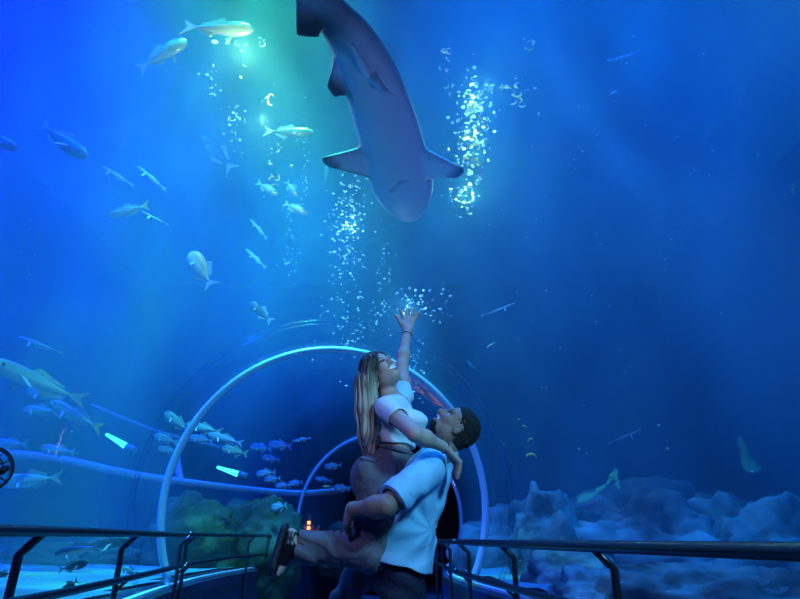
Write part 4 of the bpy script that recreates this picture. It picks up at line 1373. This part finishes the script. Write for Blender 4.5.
def fish(head, tail, Yd, label, mat_='f_blue', deep=0.14, bend=0.0, tail_m=None, group='fish in the tank', belly=0.0, dY=0.0, name='fish', roll=0.0):
    """head and tail as seen in the photograph, at distance Yd; dY puts the tail further back"""
    h_, t_ = A(*head, Yd), A(*tail, Yd + dY)
    d = Vector(h_ - t_); L = d.length; d.normalize()
    view = (Vector((h_ + t_) / 2) - Vector((0, 0, EYE))).normalized()
    upv = Vector((0, 0, 1)) - d * d.z
    if upv.length < 0.2: upv = Vector((0, 1, 0)) - d * d.y
    upv.normalize()
    upv = Matrix.Rotation(roll, 3, d) @ upv
    lef = upv.cross(d)
    me = fish_mesh('f', deep, bend, M[mat_], tail_m or M['f_fin'])
    o = bpy.data.objects.new(name, me); COL.objects.link(o)
    mtx = Matrix((d, lef, upv)).transposed().to_4x4() @ Matrix.Scale(L, 4)
    mtx.translation = Vector((h_ + t_) / 2)
    o.matrix_world = mtx
    tag(o, label, 'fish', group)
    return o
T_ = M['f_tail']
fish((187, 40), (134, 66), 5.6, 'silvery fish curving downward at its tail, below the topmost fish', 'f_silver', 0.16, 0.25, group='large fish overhead')
fish((254, 30), (181, 24), 5.0, 'topmost silver-blue fish with a yellowish tail near the bright light patch', 'f_silver', 0.13, 0.10, T_, group='large fish overhead')
fish((314, 133), (264, 131), 6.2, 'yellow-backed fish swimming toward the shark fin', 'f_yellow', 0.14, 0.0, T_, group='large fish overhead')
fish((278, 195), (257, 182), 6.8, 'small blue fish, first of three under the yellow-backed fish', 'f_silver', 0.17, group='small blue fish trio')
fish((298, 196), (286, 181), 7.0, 'small blue fish, steepest of three under the yellow-backed fish', 'f_silver', 0.20, group='small blue fish trio')
fish((308, 214), (284, 203), 6.6, 'small blue fish, lowest of three under the yellow-backed fish', 'f_silver', 0.17, group='small blue fish trio')
fish((327, 166), (325, 186), 7.2, 'tiny pale upright fish beside the shark\'s long fin', 'f_blue', 0.16)
fish((87, 158), (36, 120), 5.8, 'dark slender fish with a bright edge, slanting down', 'f_dark', 0.11, 0.15)
fish((17, 150), (-22, 126), 5.8, 'dark fish half out of the picture edge', 'f_dark', 0.11, 0.2)
fish((106, 215), (149, 205), 6.0, 'grey fish with spread fins alone in the brightest blue', 'f_silver', 0.15, 0.0, T_, group='large fish overhead')
fish((191, 252), (213, 288), 6.2, 'tan-headed fish diving away in the bright blue', 'f_tan', 0.19, 0.1, group='large fish overhead')
fish((203, 136), (233, 170), 7.4, 'dim teal fish sunk in the haze above the three small fish', 'f_dark', 0.15)
fish((250, 302), (272, 322), 7.6, 'dark little fish below the light streaks', 'f_dark', 0.16)
fish((250, 219), (268, 240), 7.4, 'thin pale fish, upper of a pair in the teal haze', 'f_blue', 0.06, 0.1)
fish((246, 249), (268, 271), 7.2, 'thin pale fish, lower of a pair in the teal haze', 'f_blue', 0.06, 0.3)
fish((141, 211), (173, 229), 5.8, 'thin curved pale fish behind the grey fish\'s tail', 'f_blue', 0.035, 0.35)
fish((100, 165), (136, 188), 6.4, 'faint thin fish above the grey fish', 'f_blue', 0.05, 0.1)
fish((137, 166), (168, 192), 6.4, 'faint thin fish beside another faint one above the grey fish', 'f_blue', 0.05, 0.1)
fish((18, 337), (62, 352), 6.5, 'thin pale arched fish near the picture edge', 'f_blue', 0.05, -0.3)
fish((-12, 360), (84, 402), 5.6, 'long pale blue fish with a bright back, biggest of the shoal near the lamp', 'f_blue', 0.09, 0.1, dY=1.0, group='pale shoal by the lamp')
fish((50, 402), (104, 430), 6.6, 'pale green-edged fish pointing at the teal lamp', 'f_blue', 0.10, 0.1, M['f_tail'], group='pale shoal by the lamp')
fish((26, 391), (66, 400), 6.8, 'pale blue fish under the long bright-backed fish', 'f_blue', 0.15, group='pale shoal by the lamp')
fish((22, 410), (58, 411), 7.0, 'pale blue fish, third down in the shoal', 'f_blue', 0.16, group='pale shoal by the lamp')
fish((-8, 443), (28, 444), 6.8, 'pale blue fish touching the picture edge above the wire fan', 'f_blue', 0.15, group='pale shoal by the lamp')
fish((40, 448), (76, 452), 7.4, 'pale blue fish just above the long pipe', 'f_blue', 0.14, group='pale shoal by the lamp')
fish((2, 482), (62, 477), 6.4, 'pale blue fish just below the long pipe', 'f_blue', 0.13, group='pale shoal by the lamp')
fish((165, 412), (190, 432), 7.4, 'greenish fish at the outer side of the large joint ring', 'f_blue', 0.14, group='fish inside the large ring')
fish((154, 435), (178, 443), 7.8, 'pale fish overlapping the large joint ring', 'f_blue', 0.17, group='fish inside the large ring')
fish((158, 448), (178, 452), 8.0, 'smaller pale fish beneath it on the large joint ring', 'f_blue', 0.17, group='fish inside the large ring')
fish((186, 424), (222, 432), 7.8, 'slim fish, topmost just inside the large joint ring', 'f_blue', 0.12, -0.1, group='fish inside the large ring')
fish((208, 434), (244, 444), 7.6, 'slim bright-backed fish above the teal lamp inside the ring', 'f_blue', 0.11, 0.1, group='fish inside the large ring')
fish((188, 437), (214, 441), 8.6, 'dim fish behind the slim ones inside the ring', 'f_blue', 0.15, group='fish inside the large ring')
fish((222, 448), (248, 454), 8.4, 'broad dim fish above the teal lamp inside the ring', 'f_blue', 0.17, group='fish inside the large ring')
fish((250, 446), (272, 449), 10.0, 'small dim fish between the rings, above the school', 'f_blue', 0.18, group='school between the rings')
fish((268, 444), (292, 446), 10.4, 'small dim fish between the rings, next to the arched bright one', 'f_blue', 0.18, group='school between the rings')
fish((292, 441), (312, 438), 9.4, 'bright arched little fish between the rings', 'f_silver', 0.09, 0.3, group='school between the rings')
fish((256, 474), (276, 472), 9.4, 'small fish leading the school between the rings', 'f_blue', 0.19, group='school between the rings')
fish((264, 480), (281, 478), 9.6, 'small fish second in the school between the rings', 'f_blue', 0.19, group='school between the rings')
fish((275, 486), (291, 485), 9.8, 'small fish third in the school between the rings', 'f_blue', 0.20, group='school between the rings')
fish((288, 484), (303, 482), 10.2, 'small fish last in the school between the rings', 'f_blue', 0.20, group='school between the rings')
fish((271, 508), (287, 505), 9.0, 'bright teal deep-bodied fish above the raised sandal', 'f_blue', 0.26, group='school between the rings')
fish((262, 457), (280, 460), 10.6, 'faint fish hovering above the school between the rings', 'f_blue', 0.18, group='school between the rings')
fish((324, 467), (342, 465), 11.6, 'small fish inside the far ring, highest of them', 'f_blue', 0.18, group='fish inside the far ring')
fish((315, 478), (332, 481), 12.2, 'dim slim fish inside the far ring', 'f_blue', 0.14, group='fish inside the far ring')
fish((322, 487), (334, 487), 11.8, 'tiny bright fish over the pipe inside the far ring', 'f_yellow', 0.16, group='fish inside the far ring')
fish((334, 487), (350, 489), 12.0, 'small fish beside the tiny bright one inside the far ring', 'f_blue', 0.20, group='fish inside the far ring')
fish((54, 557), (100, 545), 4.6, 'wide white-bellied fish low over the sand under the handrail', 'f_silver', 0.16, 0.0, group='fish over the sand')
fish((88, 562), (58, 570), 4.1, 'dark fish swimming low over the bright sand', 'f_dark', 0.15, group='fish over the sand')
fish((62, 592), (78, 580), 3.9, 'short dark fish lowest over the sand', 'f_dark', 0.26, group='fish over the sand')
fish((-4, 575), (12, 573), 4.2, 'dark fish entering over the sand at the picture edge', 'f_dark', 0.20, group='fish over the sand')
fish((122, 568), (138, 574), 5.4, 'dim fish over the sand beside the bent post', 'f_blue', 0.18, group='fish over the sand')
fish((130, 540), (70, 548), 5.6, 'long dim fish half hidden by the handrail over the sand', 'f_dark', 0.09, group='fish over the sand')

# thin bright eels/streamers on the other side
for a_, b_, Y_, lb_ in (((641, 50), (602, 67), 6.5, 'thin curved pale fish high in the plain blue'), ((516, 303), (478, 319), 6.5, 'thin curved pale fish beside the reaching hand'),
                        ((642, 430), (604, 445), 7.5, 'thin curved pale fish above the reef'), ((467, 361), (480, 372), 7.0, 'short bright fish over the man\'s head')):
    fish(a_, b_, Y_, lb_, 'f_blue', 0.035, -0.35, group='thin pale fish')
for p_, Y_, lb_ in (((491, 345), 7.2, 'tiny glinting fish right of the raised arm'), ((613, 474), 8.0, 'tiny yellowish fish over the reef ridge'), ((613, 93), 6.5, 'tiny pale fish below the curved one')):
    fish((p_[0] - 4, p_[1] + 3), (p_[0] + 5, p_[1] - 3), Y_, lb_, 'f_yellow', 0.16, group='tiny fish')

# ------------------------------------------------------------------ surface glints modelled as small blobs, and specks
M['bubble'] = mat('silvery_bubble', (0.85, 0.97, 1.0), 0.35, spec=1.0)  # pale colour imitates light glinting off the water surface; specks share it
M['bubble_gold'] = mat('gold_tinted_bubble', (1.0, 0.80, 0.15), 0.15, spec=1.0)  # yellow of the reflected lights put into the blob colour
def blob(c, r, ax, seg=6):
    """a small wobbling air bubble"""
    V, F = [], []
    rings = 4
    for i in range(rings + 1):
        ph = math.pi * i / rings
        for k in range(seg):
            a = 2 * math.pi * k / seg
            V.append(Vector(c) + Vector((r[0] * math.sin(ph) * math.cos(a), r[1] * math.sin(ph) * math.sin(a), r[2] * math.cos(ph))))
    for i in range(rings):
        for k in range(seg):
            l = (k + 1) % seg
            F.append((i * seg + k, (i + 1) * seg + k, (i + 1) * seg + l, i * seg + l))
    return V, F
def arc_blob(c, size, Yd):
    """a flattened, curved bubble"""
    a0 = rng.uniform(0, 6.28); sw = rng.uniform(0.8, 3.6)
    pts = []
    e1 = Vector((1, 0, 0)); e2 = Vector((0, -0.4, 1)).normalized()
    for k in range(6):
        a = a0 + sw * k / 5
        pts.append(Vector(c) + (e1 * math.cos(a) * rng.uniform(.8, 1.1) + e2 * math.sin(a) * 0.7) * size)
    return tube(pts, [size * q for q in (0.08, 0.17, 0.2, 0.2, 0.16, 0.06)], 6)
def glint_specks(spec, label, m, arcs=0.3, group='bubbles and glints'):
    """spec: list of (px, py, sx, sy, n, Y, size)"""
    parts = []
    for (px_, py_, sx, sy, n, Yd, sz) in spec:
        for i in range(n):
            x = rng.normal(px_, sx); y = rng.normal(py_, sy)
            c = A(x, y, Yd + rng.uniform(-0.4, 0.4))
            s = sz * rng.uniform(0.4, 1.3)
            if rng.random() < arcs: parts.append(arc_blob(c, s * 1.7, Yd))
            else: parts.append(blob(c, (s * rng.uniform(.7, 1.6), s, s * rng.uniform(.5, 1.0)), None))
    o = link('bubbles', mesh('bubbles', *join(*parts)), None, m)
    tag(o, label, 'bubbles', group, 'stuff')
glint_specks([(476, 108, 11, 16, 90, 5.6, 0.020), (470, 148, 10, 18, 80, 5.8, 0.018), (463, 187, 9, 14, 50, 6.1, 0.016), (490, 90, 10, 12, 18, 5.4, 0.022)], 'sparkling silvery bubbles beside the shark\'s fin', M['bubble'], 0.35)
glint_specks([(476, 120, 9, 22, 50, 5.6, 0.022), (470, 160, 8, 16, 30, 5.8, 0.02), (457, 205, 4, 5, 4, 6.2, 0.02)], 'gold glints among the bubbles beside the shark\'s fin', M['bubble_gold'], 0.4)
glint_specks([(445, 62, 3, 8, 6, 5.2, 0.026), (518, 88, 9, 10, 6, 5.3, 0.03), (528, 42, 4, 3, 3, 5.0, 0.03), (450, 88, 4, 4, 4, 5.2, .022)], 'loose curled bubbles above the sparkling patch', M['bubble'], 0.8)
glint_specks([(515, 90, 8, 6, 5, 5.3, 0.03), (528, 44, 4, 3, 3, 5.0, 0.026), (528, 424, 4, 3, 2, 6.0, 0.03), (534, 450, 7, 4, 2, 6.0, 0.04), (795, 191, 3, 3, 2, 5.0, 0.03)], 'loose gold-edged glints scattered in the plain blue', M['bubble_gold'], 1.0)
glint_specks([(270, 100, 3, 4, 5, 5.6, 0.03), (276, 165, 5, 14, 16, 6.0, 0.022), (245, 60, 3, 10, 5, 5.5, .03), (212, 72, 4, 10, 4, 5.6, 0.022)], 'gold bubbles rising under the yellow-backed fish', M['bubble_gold'], 0.7)
glint_specks([(215, 40, 3, 3, 3, 5.5, 0.05), (236, 125, 5, 12, 26, 6.0, 0.018), (210, 85, 6, 8, 8, 5.6, 0.024), (258, 42, 6, 4, 4, 5.5, 0.03), (258, 140, 22, 30, 18, 6.2, 0.012)], 'silvery bubbles rising around the topmost fish', M['bubble'], 0.5)
glint_specks([(305, 160, 2, 30, 60, 6.6, 0.010), (346, 225, 8, 28, 150, 6.8, 0.013), (358, 200, 6, 20, 60, 6.6, 0.012), (290, 235, 3, 30, 40, 6.8, 0.009), (345, 290, 14, 40, 110, 7.2, 0.014), (290, 260, 5, 6, 12, 7.0, 0.011), (384, 265, 6, 18, 36, 6.8, 0.010)], 'fine columns of bubbles rising behind the shark', M['bubble'], 0.15)
glint_specks([(415, 302, 14, 9, 60, 6.6, 0.015), (380, 318, 12, 10, 36, 6.8, 0.012), (350, 340, 10, 12, 40, 7.0, 0.012), (435, 312, 8, 7, 18, 6.6, 0.013), (420, 360, 5, 14, 22, 6.2, 0.013), (415, 395, 4, 14, 14, 6.4, 0.012)], 'cluster of bright bubbles around the raised hand', M['bubble'], 0.5)
glint_specks([(640, 160, 90, 110, 60, 5.0, 0.008), (560, 330, 60, 90, 40, 5.0, 0.008), (700, 250, 60, 120, 40, 5.0, 0.008)], 'tiny specks drifting in the wide plain blue', M['bubble'], 0.05)
glint_specks([(90, 250, 60, 120, 36, 6.0, 0.006), (20, 230, 20, 20, 20, 6.0, .007)], 'tiny specks drifting around the slender fish', M['bubble'], 0.1)
